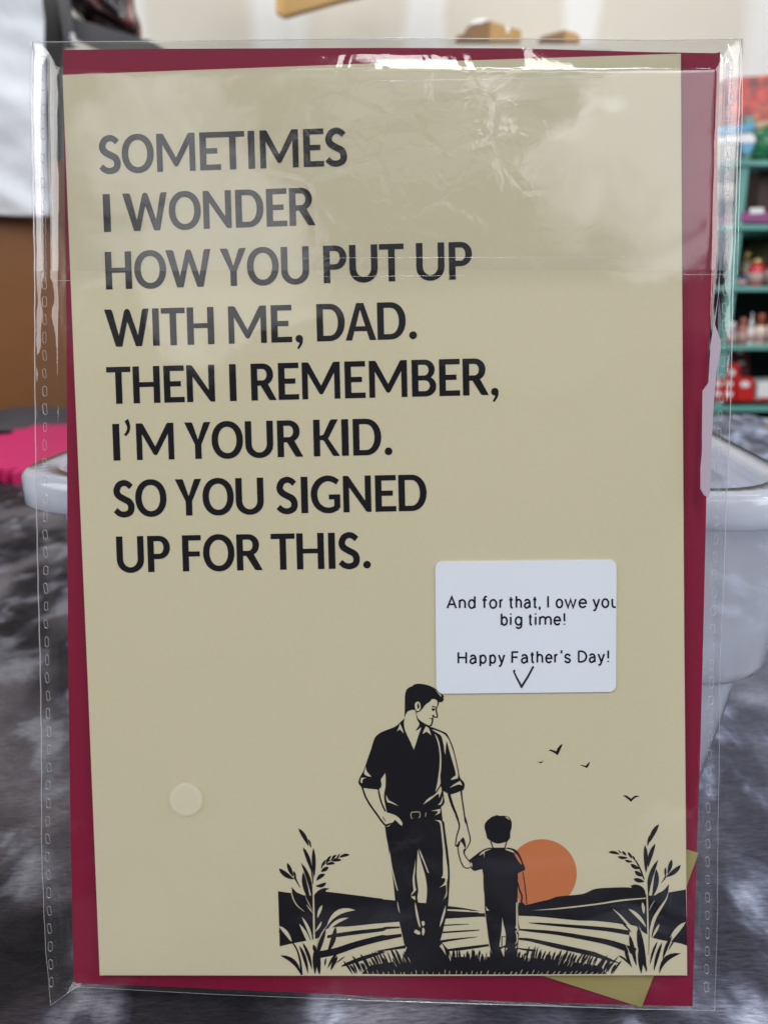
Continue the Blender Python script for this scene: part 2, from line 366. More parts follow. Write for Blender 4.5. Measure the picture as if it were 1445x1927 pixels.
# ------------------------------------------------------------------ heavy sans capitals, unit cap height, x in fractions of the letter's width
def glyph(ch, w):
    s, b = .177, .146
    K, H = [], []                        # solid outlines, holes
    def rc(x0, y0, x1, y1): return [(x0, y0), (x1, y0), (x1, y1), (x0, y1)]
    def bowl(x0, xr, y0, y1, xs, e=2.1):
        ym, ry = (y0 + y1) / 2, (y1 - y0) / 2; o = [(x0, y0), (xs, y0)]
        for i in range(1, 14):
            a = -math.pi / 2 + math.pi * i / 14; c_, s_ = math.cos(a), math.sin(a)
            o.append((xs + (xr - xs) * abs(c_) ** (2 / e), ym + ry * math.copysign(abs(s_) ** (2 / e), s_)))
        return o + [(xs, y1), (x0, y1)]
    if ch == 'I': K = [rc(0, 0, w, 1)]
    elif ch == 'H': K = [rc(0, 0, s, 1), rc(w - s, 0, w, 1), rc(s - .02, .44, w - s + .02, .57)]
    elif ch == 'T': K = [rc(0, 1 - .145, w, 1), rc(w / 2 - s / 2, 0, w / 2 + s / 2, .9)]
    elif ch == 'E': K = [rc(0, 0, s, 1), rc(s - .02, 0, w, b), rc(s - .02, 1 - b, w, 1), rc(s - .02, .435, w - .09, .575)]
    elif ch == 'F': K = [rc(0, 0, s, 1), rc(s - .02, 1 - b, w, 1), rc(s - .02, .41, w - .04, .55)]
    elif ch == 'O': K = [circle(w / 2, .5, w / 2, .517, 40, 2.12)]; H = [circle(w / 2, .5, w / 2 - .178, .517 - .158, 36, 2.12)]
    elif ch == 'D': K = [bowl(0, w, 0, 1, w * .46)]; H = [bowl(s, w - .185, b, 1 - b, w * .46)]
    elif ch == 'P': K = [rc(0, 0, s, 1), bowl(s - .02, w, .355, 1, w * .5)]; H = [bowl(s, w - .18, .355 + b, 1 - b, w * .5)]
    elif ch == 'B': K = [rc(0, 0, s, 1), bowl(s - .02, w * .945, .46, 1, w * .52), bowl(s - .02, w, 0, .55, w * .55)]; H = [bowl(s, w * .945 - .165, .57, 1 - b + .01, w * .5), bowl(s, w - .175, b, .44, w * .52)]
    elif ch == 'R':
        K = [rc(0, 0, s, 1), bowl(s - .02, w * .885, .40, 1, w * .45), [(.36 * w, .42), (.70 * w, .02), (.76 * w, 0), (w, 0), (.66 * w, .45), (.5 * w, .5)]]
        H = [bowl(s, w * .885 - .18, .40 + b - .005, 1 - b, w * .45)]
    elif ch == 'U':
        o = [(0, 1), (0, .36)]; i_ = [(s, 1), (s, .37)]
        for q in range(1, 12):
            a = math.pi + math.pi * q / 12
            o.append((w / 2 + w / 2 * math.cos(a), .36 + .375 * math.copysign(abs(math.sin(a)) ** .93, math.sin(a)))); i_.append((w / 2 + (w / 2 - s) * math.cos(a), .37 + .232 * math.sin(a)))
        o += [(w, .36), (w, 1)]; i_ += [(w - s, .37), (w - s, 1)]
        K = [o + i_[::-1]]
    elif ch == 'M':
        c_ = w / 2; K = [[(0, 0), (0, 1), (.165, 1), (.195, .972), (c_, .36), (w - .195, .972), (w - .165, 1), (w, 1), (w, 0), (w - .158, 0), (w - .158, .71), (c_ + .055, .155), (c_ + .025, .128), (c_ - .025, .128), (c_ - .055, .155), (.158, .71), (.158, 0)]]
    elif ch == 'N': K = [[(0, 0), (0, 1), (.13, 1), (.165, .975), (w - .168, .31), (w - .168, 1), (w, 1), (w, 0), (w - .11, 0), (w - .145, .025), (.166, .69), (.166, 0)]]
    elif ch == 'W':
        xs = [66, 113, 123, 165, 208, 218, 238, 248, 302, 335, 343, 384, 328, 285, 228, 187, 142]; ys = [1, 1, .96, .29, .95, 1, 1, .95, .29, .95, 1, 1, 0, 0, .67, 0, 0]
        K = [[((x - 66) / 318 * w, y) for x, y in zip(xs, ys)]]
    elif ch == 'Y': K = [[(x * w, y) for x, y in zip([0, .265, .31, .505, .72, .765, 1, .63, .63, .385, .385], [1, 1, .97, .525, .97, 1, 1, .39, 0, 0, .39])]]
    elif ch == 'A': K = [[(x * w, y) for x, y in [(0, 0), (.365, 1), (.60, 1), (1, 0), (.785, 0), (.695, .245), (.29, .245), (.205, 0)]]]; H = [[(x * w, y) for x, y in [(.335, .375), (.485, .83), (.65, .375)]]]
    elif ch == 'K': K = [rc(0, 0, s, 1), [(x * w, y) for x, y in [(.2, .56), (.34, .575), (.39, .60), (.64, .965), (.70, 1), (.95, 1), (.60, .53), (.56, .48), (.60, .44), (1, 0), (.78, 0), (.72, .025), (.40, .42), (.34, .44), (.2, .44)]]]
    elif ch == 'S':
        pts = [(.86, .815), (.69, .90), (.50, .928), (.27, .87), (.155, .715), (.24, .585), (.49, .49), (.745, .405), (.845, .27), (.775, .125), (.52, .062), (.27, .09), (.07, .185)]
        K = [stroke([(x * w, y) for x, y in pts], [.155, .16, .165, .175, .18, .18, .18, .18, .175, .165, .16, .155], True, 7)]
    elif ch == 'G':
        pts = [(.925, .835), (.73, .922), (.52, .938), (.29, .85), (.135, .66), (.11, .45), (.20, .23), (.42, .09), (.68, .068), (.92, .15)]
        K = [stroke([(x * w, y) for x, y in pts], [.15, .155, .16, .175, .18, .18, .17, .16, .155, .15], True, 7), rc(w - .165, .12, w, .50), rc(w - .31, .365, w, .50)]
    elif ch == '.': K = [circle(w / 2, .098, .105)]
    elif ch == ',': K = [circle(w * .5, .085, .102), spline([(w * .5, .18), (w * .97, .10), (w * .93, -.04), (w * .4, -.20), (w * .2, -.165), (w * .52, -.04), (w * .4, .02)])]
    elif ch == "'": K = [spline([(w * .15, 1.07), (w * .72, 1.13), (w, .95), (w * .85, .78), (w * .32, .66), (0, .70), (w * .4, .80), (w * .5, .92)])]
    return K, H
# one entry per printed line: cap height and a baseline point in photo pixels, then each letter with its left and right edge
def z(x0, s, *v): return [x0 + a / s for a in v]
def L_(x0, s, txt): 
    r = []
    for t in txt.split():
        c, a, b = t.split(':'); r.append((c, x0 + float(a) / s, x0 + float(b) / s))
    return r
LINES = [
 (71.6, (298, 322.7), (572, 313.7), L_(180, 2.89, 'S:20:135 O:142:316 M:332:541 E:566:680 T:680:810 I:829:865 M:894:1102 E:1130:1240 S:1250:1366')),
 (71.2, (202.5, 435.9), (547, 424.6), L_(180, 2.89, 'I:42:81 W:148:390 O:398:572 N:585:738 D:760:913 E:928:1040 R:1053:1193')),
 (70.6, (205, 544.1), (851, 525.7), L_(180, 3.803, 'H:70:258 O:277:505 W:503:825 Y:891:1078 O:1083:1310 U:1327:1527') + L_(560, 3.803, 'P:185:350 U:370:572 T:584:760 U:848:1050 P:1082:1248')),
 (70.2, (223, 651.9), (723, 638.8), L_(180, 3.803, "W:66:384 I:408:455 T:470:640 H:655:847 M:950:1222 E:1255:1403 ,:1428:1480") + L_(560, 3.803, 'D:136:337 A:342:560 D:570:773 .:796:852')),
 (69.4, (226, 759.4), (833, 745), L_(180, 3.803, 'T:80:252 H:268:460 E:488:634 N:652:852 I:958:1006 R:1112:1292 E:1307:1453') + L_(560, 3.6125, 'M:30:288 E:320:460 M:486:744 B:776:941 E:962:1102 R:1122:1297 ,:1313:1364')),
 (68.9, (220, 866.4), (671, 857), L_(180, 3.803, "I:124:173 ':205:252 M:292:560 Y:638:825 O:830:1054 U:1070:1270 R:1300:1482") + L_(560, 3.6125, 'K:108:285 I:299:346 D:376:568 .:590:642')),
 (68.5, (357, 969.9), (757, 961.9), L_(200, 4.516, 'S:64:238 O:247:512 Y:588:811 O:818:1083 U:1100:1337') + L_(500, 4.516, 'S:93:270 I:300:358 G:385:632 N:658:895 E:930:1107 D:1128:1367')),
 (67.9, (285, 1076.4), (625, 1070.4), L_(200, 4.516, 'U:88:320 P:352:543 F:647:807 O:823:1089 R:1108:1325') + L_(500, 4.516, 'T:45:248 H:263:495 I:532:590 S:620:798 .:826:890')),
]
# small round-ended sans: pen lines, x 0..1 of the letter's width, y in cap heights
def el(cx, cy, rx, ry, a0=0, a1=360, n=12): return [(cx + rx * math.cos(R_(a0 + (a1 - a0) * i / n)), cy + ry * math.sin(R_(a0 + (a1 - a0) * i / n))) for i in range(n + 1)]
SM = {
 'A': [[(0, 0), (.5, 1), (1, 0)], [(.2, .34), (.8, .34)]], 'n': [[(0, 0), (0, .72)], [(0, .5), (.2, .67), (.55, .71), (.9, .6), (1, .4), (1, 0)]],
 'd': [[(1, 0), (1, 1.02)], el(.5, .35, .5, .36)], 'f': [[(.95, .99), (.65, 1.0), (.45, .9), (.42, .7), (.42, 0)], [(0, .70), (.9, .70)]],
 'o': [el(.5, .35, .5, .36)], 'r': [[(0, 0), (0, .72)], [(0, .48), (.35, .67), (1, .70)]], 't': [[(.45, .93), (.45, .2), (.6, .02), (1, .0)], [(0, .70), (.95, .70)]],
 'h': [[(0, 0), (0, 1.02)], [(0, .5), (.2, .67), (.55, .71), (.9, .6), (1, .4), (1, 0)]],
 'a': [[(.05, .55), (.25, .68), (.55, .71), (.85, .6), (.95, .4), (.95, .1), (1, 0)], [(.93, .42), (.45, .42), (.1, .32), (.0, .15), (.2, 0), (.55, .0), (.93, .18)]],
 ',': [[(.7, .1), (.6, -.08), (.1, -.2)]], 'I': [[(.5, 0), (.5, 1)]], 'w': [[(0, .72), (.27, 0), (.5, .68), (.73, 0), (1, .72)]],
 'e': [[(.02, .37), (1, .37), (.92, .58), (.55, .71), (.15, .6), (0, .35), (.15, .08), (.55, -.01), (.95, .12)]],
 'y': [[(0, .72), (.5, .03)], [(1, .72), (.45, -.12), (.25, -.27), (0, -.28)]], 'u': [[(0, .72), (0, .25), (.15, .03), (.5, -.01), (.85, .1), (1, .25)], [(1, .72), (1, 0)]],
 'b': [[(0, 0), (0, 1.02)], el(.5, .35, .5, .36)], 'i': [[(.5, 0), (.5, .72)], [(.5, .91), (.5, 1.02)]],
 'g': [el(.5, .35, .5, .36), [(1, .72), (1, -.05), (.85, -.23), (.5, -.3), (.1, -.2)]],
 'm': [[(0, 0), (0, .72)], [(0, .5), (.12, .67), (.3, .71), (.47, .6), (.5, .4), (.5, 0)], [(.5, .5), (.63, .67), (.8, .71), (.96, .6), (1, .4), (1, 0)]],
 '!': [[(.5, .3), (.5, 1.02)], [(.5, -.01), (.5, .09)]], 'H': [[(0, 0), (0, 1)], [(1, 0), (1, 1)], [(0, .52), (1, .52)]],
 'p': [[(0, -.28), (0, .72)], el(.5, .35, .5, .36)], 'F': [[(0, 0), (0, 1)], [(-.04, .96), (1, .96)], [(0, .5), (.88, .5)]], "'": [[(.75, 1.08), (.3, .8)]],
 's': [[(.95, .55), (.7, .69), (.35, .70), (.08, .55), (.2, .41), (.75, .3), (.95, .16), (.75, .0), (.35, -.01), (.03, .14)]],
 'D': [[(0, 0), (0, 1)], [(0, .97), (.4, .97), (.82, .83), (1, .5), (.82, .17), (.4, .03), (0, .03)]]}

# ================================================================== THE GREETING CARD
card = empty('greeting_card', None, 'cream greeting card with dark lettering and a father and son picture, inside the clear sleeve', 'greeting card', mw=MCARD.copy())
CARD = [(118, 140), (700, 118.5), (1280, 100), (1283, 600), (1286.5, 1200), (1292, 1836), (740, 1837), (188, 1836), (165, 1270), (140, 700)]
slab('card_front', CARD, 0, .0005, M['card'], card)
slab('card_back', [(x + (1.0 if x > 700 else -.4), y + (.8 if y > 900 else 0)) for x, y in CARD], -.0006, .0004, M['card'], card)
INK = .00006
for cap, b0, b1, letters in LINES:
    polys = []
    for ch, xl, xr in letters:
        yb = lambda x: b0[1] + (b1[1] - b0[1]) * (x - b0[0]) / (b1[0] - b0[0])
        l0 = onl(xl, yb(xl)); l1 = onl(xr, yb(xr)); dx = (l1 - l0); 
        hc = (onl((xl + xr) / 2, yb(xl) - cap) - onl((xl + xr) / 2, yb(xl))).length
        lean = .5 * (onl(xl, yb(xl) - cap) - l0).x / hc     # extents were read at mid height
        ux = dx.normalized(); w = dx.length / hc
        K, H = glyph(ch, w)
        cv = lambda p: ((l0 + ux * (p[0] * hc) + Vector((lean * hc, p[1] * hc, 0))).x, (l0 + ux * (p[0] * hc) + Vector((0, p[1] * hc, 0))).y)
        for q in K: polys.append(('t', 'k', [cv(p) for p in q]))
        for q in H: polys.append(('t', None, [cv(p) for p in q]))
    polys = [(g, c, [(x * 1000, y * 1000) for x, y in p]) for g, c, p in polys]
    r = paint(polys)[('t', 'k')]
    print_part('lettering', (r[0] / 1000, r[1]), INK, M['ink'], card, px=False)

# the picture: A.. are zoomed views of the photograph that the points were read from
def tf(x0, y0, s): return lambda t: [(x0 + float(a.split(',')[0]) / s, y0 + float(a.split(',')[1]) / s) for a in t.split()]
A = tf(660, 1270, 6.021); B = tf(700, 1520, 6.02); Cc = tf(850, 1520, 6.02); D = tf(510, 1540, 6.214); Ee = tf(1120, 1540, 6.216); G = tf(520, 1660, 1.8526); Bd = tf(980, 1380, 5.78)
P = []
def k_(g, pts, c='k', smooth=True): P.append((g, c, spline(pts) if smooth else pts))
def p_(g, pts, smooth=True): P.append((g, None, spline(pts) if smooth else pts))
def kl(g, pts, w, c='k'): P.append((g, c, stroke(pts, w)))
def lf(g, f, t, b, w, bend=0, c='k'): P.append((g, c, leaf(f(t)[0], f(b)[0], w / 6.2, bend)))
# sun
k_('sun', circle(1020, 1645, 65, n=60), 's', False)
# hills and field
k_('hills', D('82,857 240,878 300,872 390,905 500,905 520,880 560,860 640,862 800,880 1000,905 1305,945') + B('120,1042 262,1055 500,1082 620,1088 862,1118 1030,1140 1204,1172') + B('1204,1240 850,1262') + B('300,1298 60,1318') + D('1305,1228 900,1270 760,1275 640,1305 560,1400 400,1440 240,1470 102,1503 95,1260'))
p_('hills', B('850,1155 1030,1160 1200,1177 1300,1182 1300,1192 1100,1186 845,1171'))
k_('hills', Cc('200,1172 330,1178 200,1160') , 'k', False)
k_('hills', Cc('375,1200 380,1240 100,1240 100,1200'), 'k', False)
k_('hills', Cc('750,1110 835,1108 950,1080 1100,1045 1204,1010') + Ee('-150,890 0,830 200,815 410,815 560,860 600,900 700,905 870,870 1060,837 1075,1495 1000,1470 900,1450 680,1405 500,1300 300,1240 0,1205 -200,1200') + Cc('1000,1240 755,1228'))
p_('hills', Cc('900,1170 1204,1140') + Ee('0,1002 300,955 590,932 590,945 300,975 0,1020') + Cc('1204,1155'))
for t, w in (((D('650,1392 800,1368 1000,1340 1305,1305') + B('160,1368 315,1360')), [5, 7.5, 7.5, 6.5, 5, 3]),
             ((D('560,1600 760,1560 1000,1480 1305,1402') + B('160,1478 335,1450')), [13, 13, 12, 11, 9, 6]),
             ((D('820,1738 900,1705 1050,1650 1305,1568') + B('80,1630 380,1580')), [1, 6, 7, 8, 6, 6]),
             (B('815,1337 950,1330 1100,1323'), [2.2, 2.2, .8]), (B('800,1418 1000,1405 1204,1392') + Cc('315,1387'), [3, 3, 2.5, 1]),
             (B('765,1525 900,1502 1190,1468'), [5, 4, 1]), (B('860,1618 1000,1605 1204,1578') + Cc('420,1562'), [4, 6, 5, 4]),
             (Cc('870,1310 1000,1318 1204,1335') + Ee('0,1290 200,1312 400,1345'), [1, 3.5, 5, 7, 8, 9]),
             (Cc('765,1385 900,1398 1204,1428') + Ee('0,1425 200,1470 470,1565'), [3, 5, 7, 9, 11, 13]),
             (Cc('758,1490 900,1505 1204,1575') + Ee('-80,1580 0,1600 150,1655 295,1702'), [4, 6, 9, 9, 9, 6, .5]),
             (Cc('750,1600 850,1615 950,1625'), [2.5, 4, 4])):
    kl('field', t, w)
# reeds, left
f = D
for t, b, w, bd in (('320,120', '440,332', 48, -.05), ('435,245', '465,352', 22, -.05), ('372,340', '478,640', 46, -.04), ('495,350', '505,700', 46, .0), ('350,522', '480,960', 48, -.07),
                    ('375,630', '465,985', 58, .05), ('92,590', '272,718', 58, .06), ('190,525', '262,690', 45, .02), ('265,620', '292,720', 26, .0), ('920,430', '795,465', 36, .08), ('825,492', '705,508', 34, .06),
                    ('748,532', '645,550', 34, .1), ('672,573', '582,628', 46, -.02), ('633,655', '530,735', 48, .1), ('646,757', '520,795', 46, -.12), ('703,440', '650,548', 30, .1), ('765,430', '708,502', 30, .1), ('808,418', '758,482', 18, 0), ('650,486', '588,600', 24, .1)):
    lf('reeds', f, t, b, w, bd)
kl('reeds', D('275,690 340,818'), [4, .8]); kl('reeds', D('470,560 485,700 492,800'), [3.5, 2.5, 1])
kl('reeds', D('600,560 680,500 790,465'), [1.5, 1.5, 1])
k_('reeds', D('240,808 275,845 320,885 400,915 440,1000 490,1080 470,1110 400,1100 330,1010 260,930'))
k_('reeds', D('515,895 560,845 620,820 682,826 640,848 640,875 520,960'))
for pts, w in ((D('240,880 265,960 310,1030 390,1095'), [2.2, 2.2, 2, .8]), (D('400,915 440,1000 482,1078'), [.6, 1.6, .8]), (D('415,1015 455,1070 490,1115'), [1, 2.4, 1]),
               (D('488,770 496,950 500,1200 505,1500 497,1650 490,1800'), [1.5, 3, 3.4, 3.4, 3.6, 3.6])):
    P.append(('reeds', None, stroke(pts, w)))
for t, b, w, bd in (('600,1018', '543,1172', 36, .04), ('592,1208', '513,1335', 26, -.05), ('358,1155', '484,1480', 36, -.06), ('328,1235', '492,1610', 46, -.05), ('92,1262', '245,1462', 46, -.07), ('990,1078', '648,1278', 60, .20), ('908,1168', '645,1345', 40, .12), ('645,1320', '610,1560', 40, -.02), ('400,1440', '492,1640', 26, -.04)):
    lf('reeds', f, t, b, w, bd, None)
k_('reeds', D('85,1330 100,1320 180,1400 250,1470 300,1560 330,1680 345,1840 370,1840 355,1690 320,1560 270,1470 230,1440'))
for t, b, w, bd in (('105,1608', '350,1840', 52, -.16), ('328,1490', '432,1828', 40, -.05), ('368,1458', '478,1780', 38, -.05), ('510,1540', '515,1830', 52, 0), ('555,1560', '568,1845', 52, .02), ('640,1300', '535,1640', 70, .05),
                    ('755,1270', '655,1580', 58, -.06), ('785,1570', '662,1762', 32, .05), ('778,1618', '698,1785', 42, .03), ('866,1618', '755,1702', 14, 0), ('640,1640', '628,1735', 20, 0), ('495,1480', '528,1600', 40, 0)):
    lf('reeds', f, t, b, w, bd)
P.append(('reeds', None, stroke(D('655,1262 600,1340 545,1460 535,1540'), [1, 2.4, 2.4, .8])))
# reeds, right
f = Ee
for t, b, w, bd in (('745,72', '632,292', 52, .05), ('640,198', '612,335', 24, .03), ('580,312', '592,650', 50, -.02), ('702,300', '618,580', 50, .05), ('738,485', '622,935', 54, .08),
                    ('712,595', '662,930', 62, -.07), ('1000,550', '822,692', 56, -.06), ('895,485', '845,660', 46, -.02), ('820,578', '820,690', 26, 0), ('155,400', '288,426', 36, -.06), ('262,452', '382,465', 36, .06),
                    ('345,492', '438,512', 30, .06), ('413,538', '524,592', 46, .08), ('462,620', '562,682', 48, .06), ('447,712', '578,745', 50, .03), ('268,375', '308,418', 14, 0), ('312,390', '362,442', 30, -.05), ('380,400', '428,478', 30, -.05), ('430,438', '470,505', 20, -.03)):
    lf('reeds', f, t, b, w, bd)
kl('reeds', Ee('825,685 800,725 770,762'), [3.5, 2, .6]); kl('reeds', Ee('440,470 480,510 530,610 572,720'), [1.2, 2.5, 3, 2])
k_('reeds', Ee('862,772 800,845 720,890 665,945 640,1050 645,1120 760,1060 840,930'))
k_('reeds', Ee('412,792 470,778 540,800 580,850 590,920 520,900 450,850'))
for pts, w in ((Ee('590,640 600,760 606,900 612,1100 618,1400 622,1600 622,1800'), [1, 3, 3, 3, 3.4, 4.2, 4.6]), (Ee('855,870 830,950 760,1060 690,1180 650,1330 640,1450'), [.8, 2.6, 4.8, 6.5, 5.5, 3.5]), (Ee('695,962 660,1020 630,1085'), [.6, 1.8, .8]),
               (Ee('205,1062 300,1150 400,1260 470,1290 485,1320'), [.6, 3.8, 5, 8, 5]), (Ee('350,1470 400,1580 436,1705'), [.8, 2, .8])):
    P.append(('reeds', None, stroke(pts, w)))
for t, b, w, bd in (('385,1062', '598,1290', 42, -.08), ('550,985', '570,1128', 34, -.02), ('498,1258', '580,1402', 18, 0), ('752,1238', '662,1410', 30, 0), ('1060,1215', '850,1490', 58, .06), ('425,1340', '500,1520', 44, -.1)):
    lf('reeds', f, t, b, w, bd, None)
for t, b, w, bd in (('275,1185', '432,1345', 22, 0), ('400,1365', '482,1735', 52, 0), ('502,1262', '600,1800', 78, .02), ('520,1500', '538,1825', 60, 0), ('350,1478', '432,1755', 40, .06), ('268,1608', '400,1720', 24, -.08), ('728,1445', '640,1720', 28, .04), ('782,1458', '685,1795', 40, .03),
                    ('900,1380', '790,1660', 40, .05), ('1005,1320', '850,1560', 22, .03), ('1003,1585', '748,1825', 60, .2), ('590,1720', '600,1805', 20, 0)):
    lf('reeds', f, t, b, w, bd)
kl('reeds', Ee('622,1080 630,1300 625,1600'), [.8, 1.5, .8])
# father
k_('father', A('608,480 612,380 612,300 615,230 630,175 660,145 695,130 720,110 770,102 830,108 890,125 940,148 970,170 990,195 1020,215 1045,232 1057,250 1045,262 1055,275 1048,295 1030,310 998,312 992,345 975,385 975,405 982,440 989,472 982,488 960,490 932,482 934,520 925,560 914,582 895,590 940,602 1010,630 1070,655 1098,685 1125,740 1155,810 1180,900 1205,1010 1225,1110 1240,1172 1270,1205 1289,1240 1285,1285 1270,1310 1240,1322 1180,1345 1130,1360 1090,1342 1048,1320 1052,1370 1062,1440 1045,1480 1022,1500 1035,1600 1041,1660') + B('815,160 840,350 860,500 875,650 880,800 872,950 862,1100 842,1220 818,1330 795,1430 772,1510 800,1545 850,1600 880,1650 850,1740 330,1740 370,1650 395,1590 365,1550 345,1450 320,1350 300,1250 280,1150 262,1050 252,950 242,850 222,700 200,560 180,420 162,330 150,240 143,195 200,180 250,160') + A('560,1640 520,1602 470,1580 410,1562 392,1480 378,1400 382,1330 392,1280 396,1180 390,1112 360,1160 340,1192 349,1250 335,1285 312,1303 290,1300 160,1287 125,1275 100,1250 88,1225 92,1190 110,1150 145,1090 170,1020 200,930 235,830 258,750 280,705 310,675 350,650 430,618 500,590 545,555 580,520 603,500'))
p_('father', A('900,300 915,280 945,275 965,283 980,300 982,335 976,362 962,385 966,415 976,450 977,470 965,476 945,470 938,455 930,462 930,480 918,494 915,505 918,520 912,545 905,568 890,576 850,560 800,530 765,500 748,460 745,432 760,425 785,415 797,398 805,393 820,375 845,340 880,315'))
p_('father', A('727,370 725,340 735,315 760,303 780,315 790,340 792,375 780,400 765,415 745,410 733,395'))
k_('father', A('758,322 773,340 775,370 765,388 755,375 754,345')); 
kl('father', A('920,358 945,364 978,370'), [2.2, 2, 1.2]); k_('father', A('912,381 950,383 958,400 940,405 935,415 920,397')); kl('father', A('962,395 970,440 978,468'), [1.2, 1, 1]); kl('father', A('885,497 925,494'), [1, 1.3]); kl('father', A('930,455 932,478 982,484'), [1.6, 1.6, 1.6])
kl('father', A('928,495 928,530 918,560 905,582'), [1.4, 1.6, 1.6, 1.8])
p_('father', A('638,425 670,405 715,398 735,415 740,450 750,500 765,530 778,558 765,590 750,610 735,637 760,625 785,603 798,595 790,630 770,680 745,760 715,850 700,820 670,750 635,680 612,620 602,560 605,520 615,470'))
for t in ('945,160 990,200 1020,225 1026,252 1012,240 975,195', '555,553 585,615 601,668 555,620 522,646 545,592', '850,583 885,610 912,688 858,645 813,676 825,635', '945,665 975,700 1000,760 1017,850 1026,950 1022,1080 1013,1150 1016,1230 990,1285 955,1332 972,1270 988,1180 1003,1060 1008,950 1000,850 985,770 965,710',
          '915,620 960,630 1030,658 1075,688 1112,740 1147,830 1177,930 1202,1050 1217,1130 1213,1175 1128,1196 1150,1170 1190,1140 1182,1090 1157,1000 1127,900 1103,810 1085,752 1076,830 1072,912 1060,870 1052,800 1036,730 1016,685 960,650',
          '172,1035 180,1090 235,1158 190,1150 160,1135 150,1110', '120,1168 182,1168 150,1180 135,1192 130,1215 138,1222 120,1232 108,1205', '1118,1287 1160,1250 1237,1203 1255,1235 1263,1257 1225,1245 1170,1262',
          '402,1362 430,1420 490,1455 545,1492 490,1470 440,1452 415,1450 400,1400', '818,1475 870,1410 960,1350 1020,1262 1030,1310 1020,1350 1000,1400 998,1350 960,1370 900,1420', '1042,1370 1040,1430 1020,1470 985,1478 1018,1440', ):
    p_('father', A(t))
for t in ('705,143 775,147 790,170 802,250 817,380 832,500 847,620 857,700 858,800 848,860 850,960 842,1005 808,1058 828,1000 840,955 838,878 763,910 808,870 830,820 820,800 783,802 803,760 802,600 803,500 793,380 783,280 768,180 745,158', '665,40 775,15 770,65 708,92 745,58 738,40',
          '201,485 223,640 253,780 296,948 280,935 243,800 213,650 198,540', '494,575 489,700 482,800 492,900 502,935 480,962 437,1006 450,970 468,945 463,880 460,800 475,700', '438,1012 487,1003 492,1052 468,1040', '485,1068 505,1130 530,1250 552,1362 533,1350 503,1250 488,1150',
          '288,1055 302,1120 317,1205 299,1170 285,1090', '837,1105 827,1200 792,1310 763,1362 773,1300 808,1180', '560,1290 590,1290 600,1320 580,1350 565,1330', '568,1370 590,1365 597,1410 580,1457 565,1430', '490,1383 540,1408 547,1437 520,1442 473,1416',
          '517,475 540,560 570,660 600,760 620,880 622,980 612,1085 565,1083 522,1078 513,1020 523,940 513,860 504,760 509,620', '528,462 560,520 603,630 648,748 628,735 590,640 548,540', '790,1545 815,1590 840,1680 800,1620 765,1575'):
    p_('father', B(t))
kl('father', B('457,128 443,112 441,68 452,54 535,52 544,64 542,105 530,118'), 1.4, None); kl('father', B('608,58 610,75 600,105'), [1, 1.5, .8], None)
# left forearm and hand
p_('father', A('158,1290 210,1298 290,1302 305,1330 330,1410 355,1480 385,1545 412,1568 470,1582 520,1604 560,1640 590,1688') + B('345,180 342,206 322,200 290,170 260,140 250,165 200,180 145,190 130,165') + A('325,1600 270,1530 215,1445 180,1370'))
kl('father', A('128,1270 170,1390 225,1485 300,1590 345,1655') + B('125,175 145,200'), [3, 3.2, 3.4, 3.2, 3.2, 3.2, 3]); kl('father', A('312,1296 332,1400 358,1478 392,1550'), [2.6, 3, 2.8, 3]); kl('father', B('120,100 135,130 155,160'), [.8, 1.6, .8])
k_('father', B('150,193 220,180 262,140 300,178 330,205 350,205 350,260 160,260'), 'k'); p_('father', B('150,218 185,208 215,188 190,215'))
# right forearm and clasped hands
p_('father', A('1130,1358 1180,1345 1245,1318 1258,1430 1275,1540 1290,1690') + B('1060,120 1085,240 1105,320 1112,375 1092,430 1060,490 1045,512 1062,560 1100,620 1108,660 1090,690 1060,692 1025,665 998,600 978,500 960,445 945,430 955,330 985,240 990,190 950,60') + A('1215,1610 1160,1470'))
kl('father', A('1110,1345 1150,1480 1215,1630') + B('940,60 985,180 985,240 958,330 943,435'), [5.2, 5, 3.6, 3.2, 2.8, 2.6, 2, 1.8]); kl('father', A('1250,1310 1262,1420 1280,1540 1300,1690') + B('1060,120 1085,240 1108,330 1110,385 1090,435 1060,480 1045,505'), [3.2, 2.4, 2.4, 2.4, 2.2, 2, 2, 2, 1.6, 1.4, 1.4])
k_('father', B('985,400 1005,365 1030,337 1047,362 1062,430 1055,470 1042,440 1015,392 1000,390 985,440 960,450 942,436')); 
kl('son', B('985,385 972,430 980,520 1005,610 1035,670 1075,690 1110,682'), [1.6, 1.8, 2, 2, 2, 2, 2]); kl('son', B('1055,470 1042,495 1050,540 1085,590 1108,615'), [2.4, 3, 2, 1.8, 2])
# son
k_('sunarm', Cc('745,720 805,740 830,900 848,1100 760,1105 750,900'), 's')
k_('son', Cc('372,240 372,205 380,178 400,150 450,110 500,84 540,95 600,95 650,113 672,150 680,190 675,240 662,285 662,338 632,382 575,402 520,411 470,397 432,375 400,345 390,300'))
kl('son', Cc('440,385 455,425 468,460'), [2.4, 2.2, 2]); kl('son', Cc('628,375 612,420 600,460'), [2, 2.2, 2])
p_('son', Cc('478,88 520,86 500,92 470,104')); p_('son', Cc('600,104 635,112 662,148 630,128'))
k_('son', Cc('465,456 400,463 340,488 270,540 193,600 212,650 215,688 255,722 345,700 356,760 360,900 370,1000 376,1170 385,1230 405,1400 425,1540 440,1610 455,1640 450,1740 740,1740 742,1650 748,1600 755,1500 760,1440 745,1410 768,1383 755,1300 752,1200 745,1050 750,850 750,745 820,715 833,690 812,640 782,560 740,495 680,463 600,456'))
p_('son', Cc('572,1238 585,1320 605,1400 612,1460 607,1560 578,1575 545,1585 540,1560 552,1480 563,1400'))
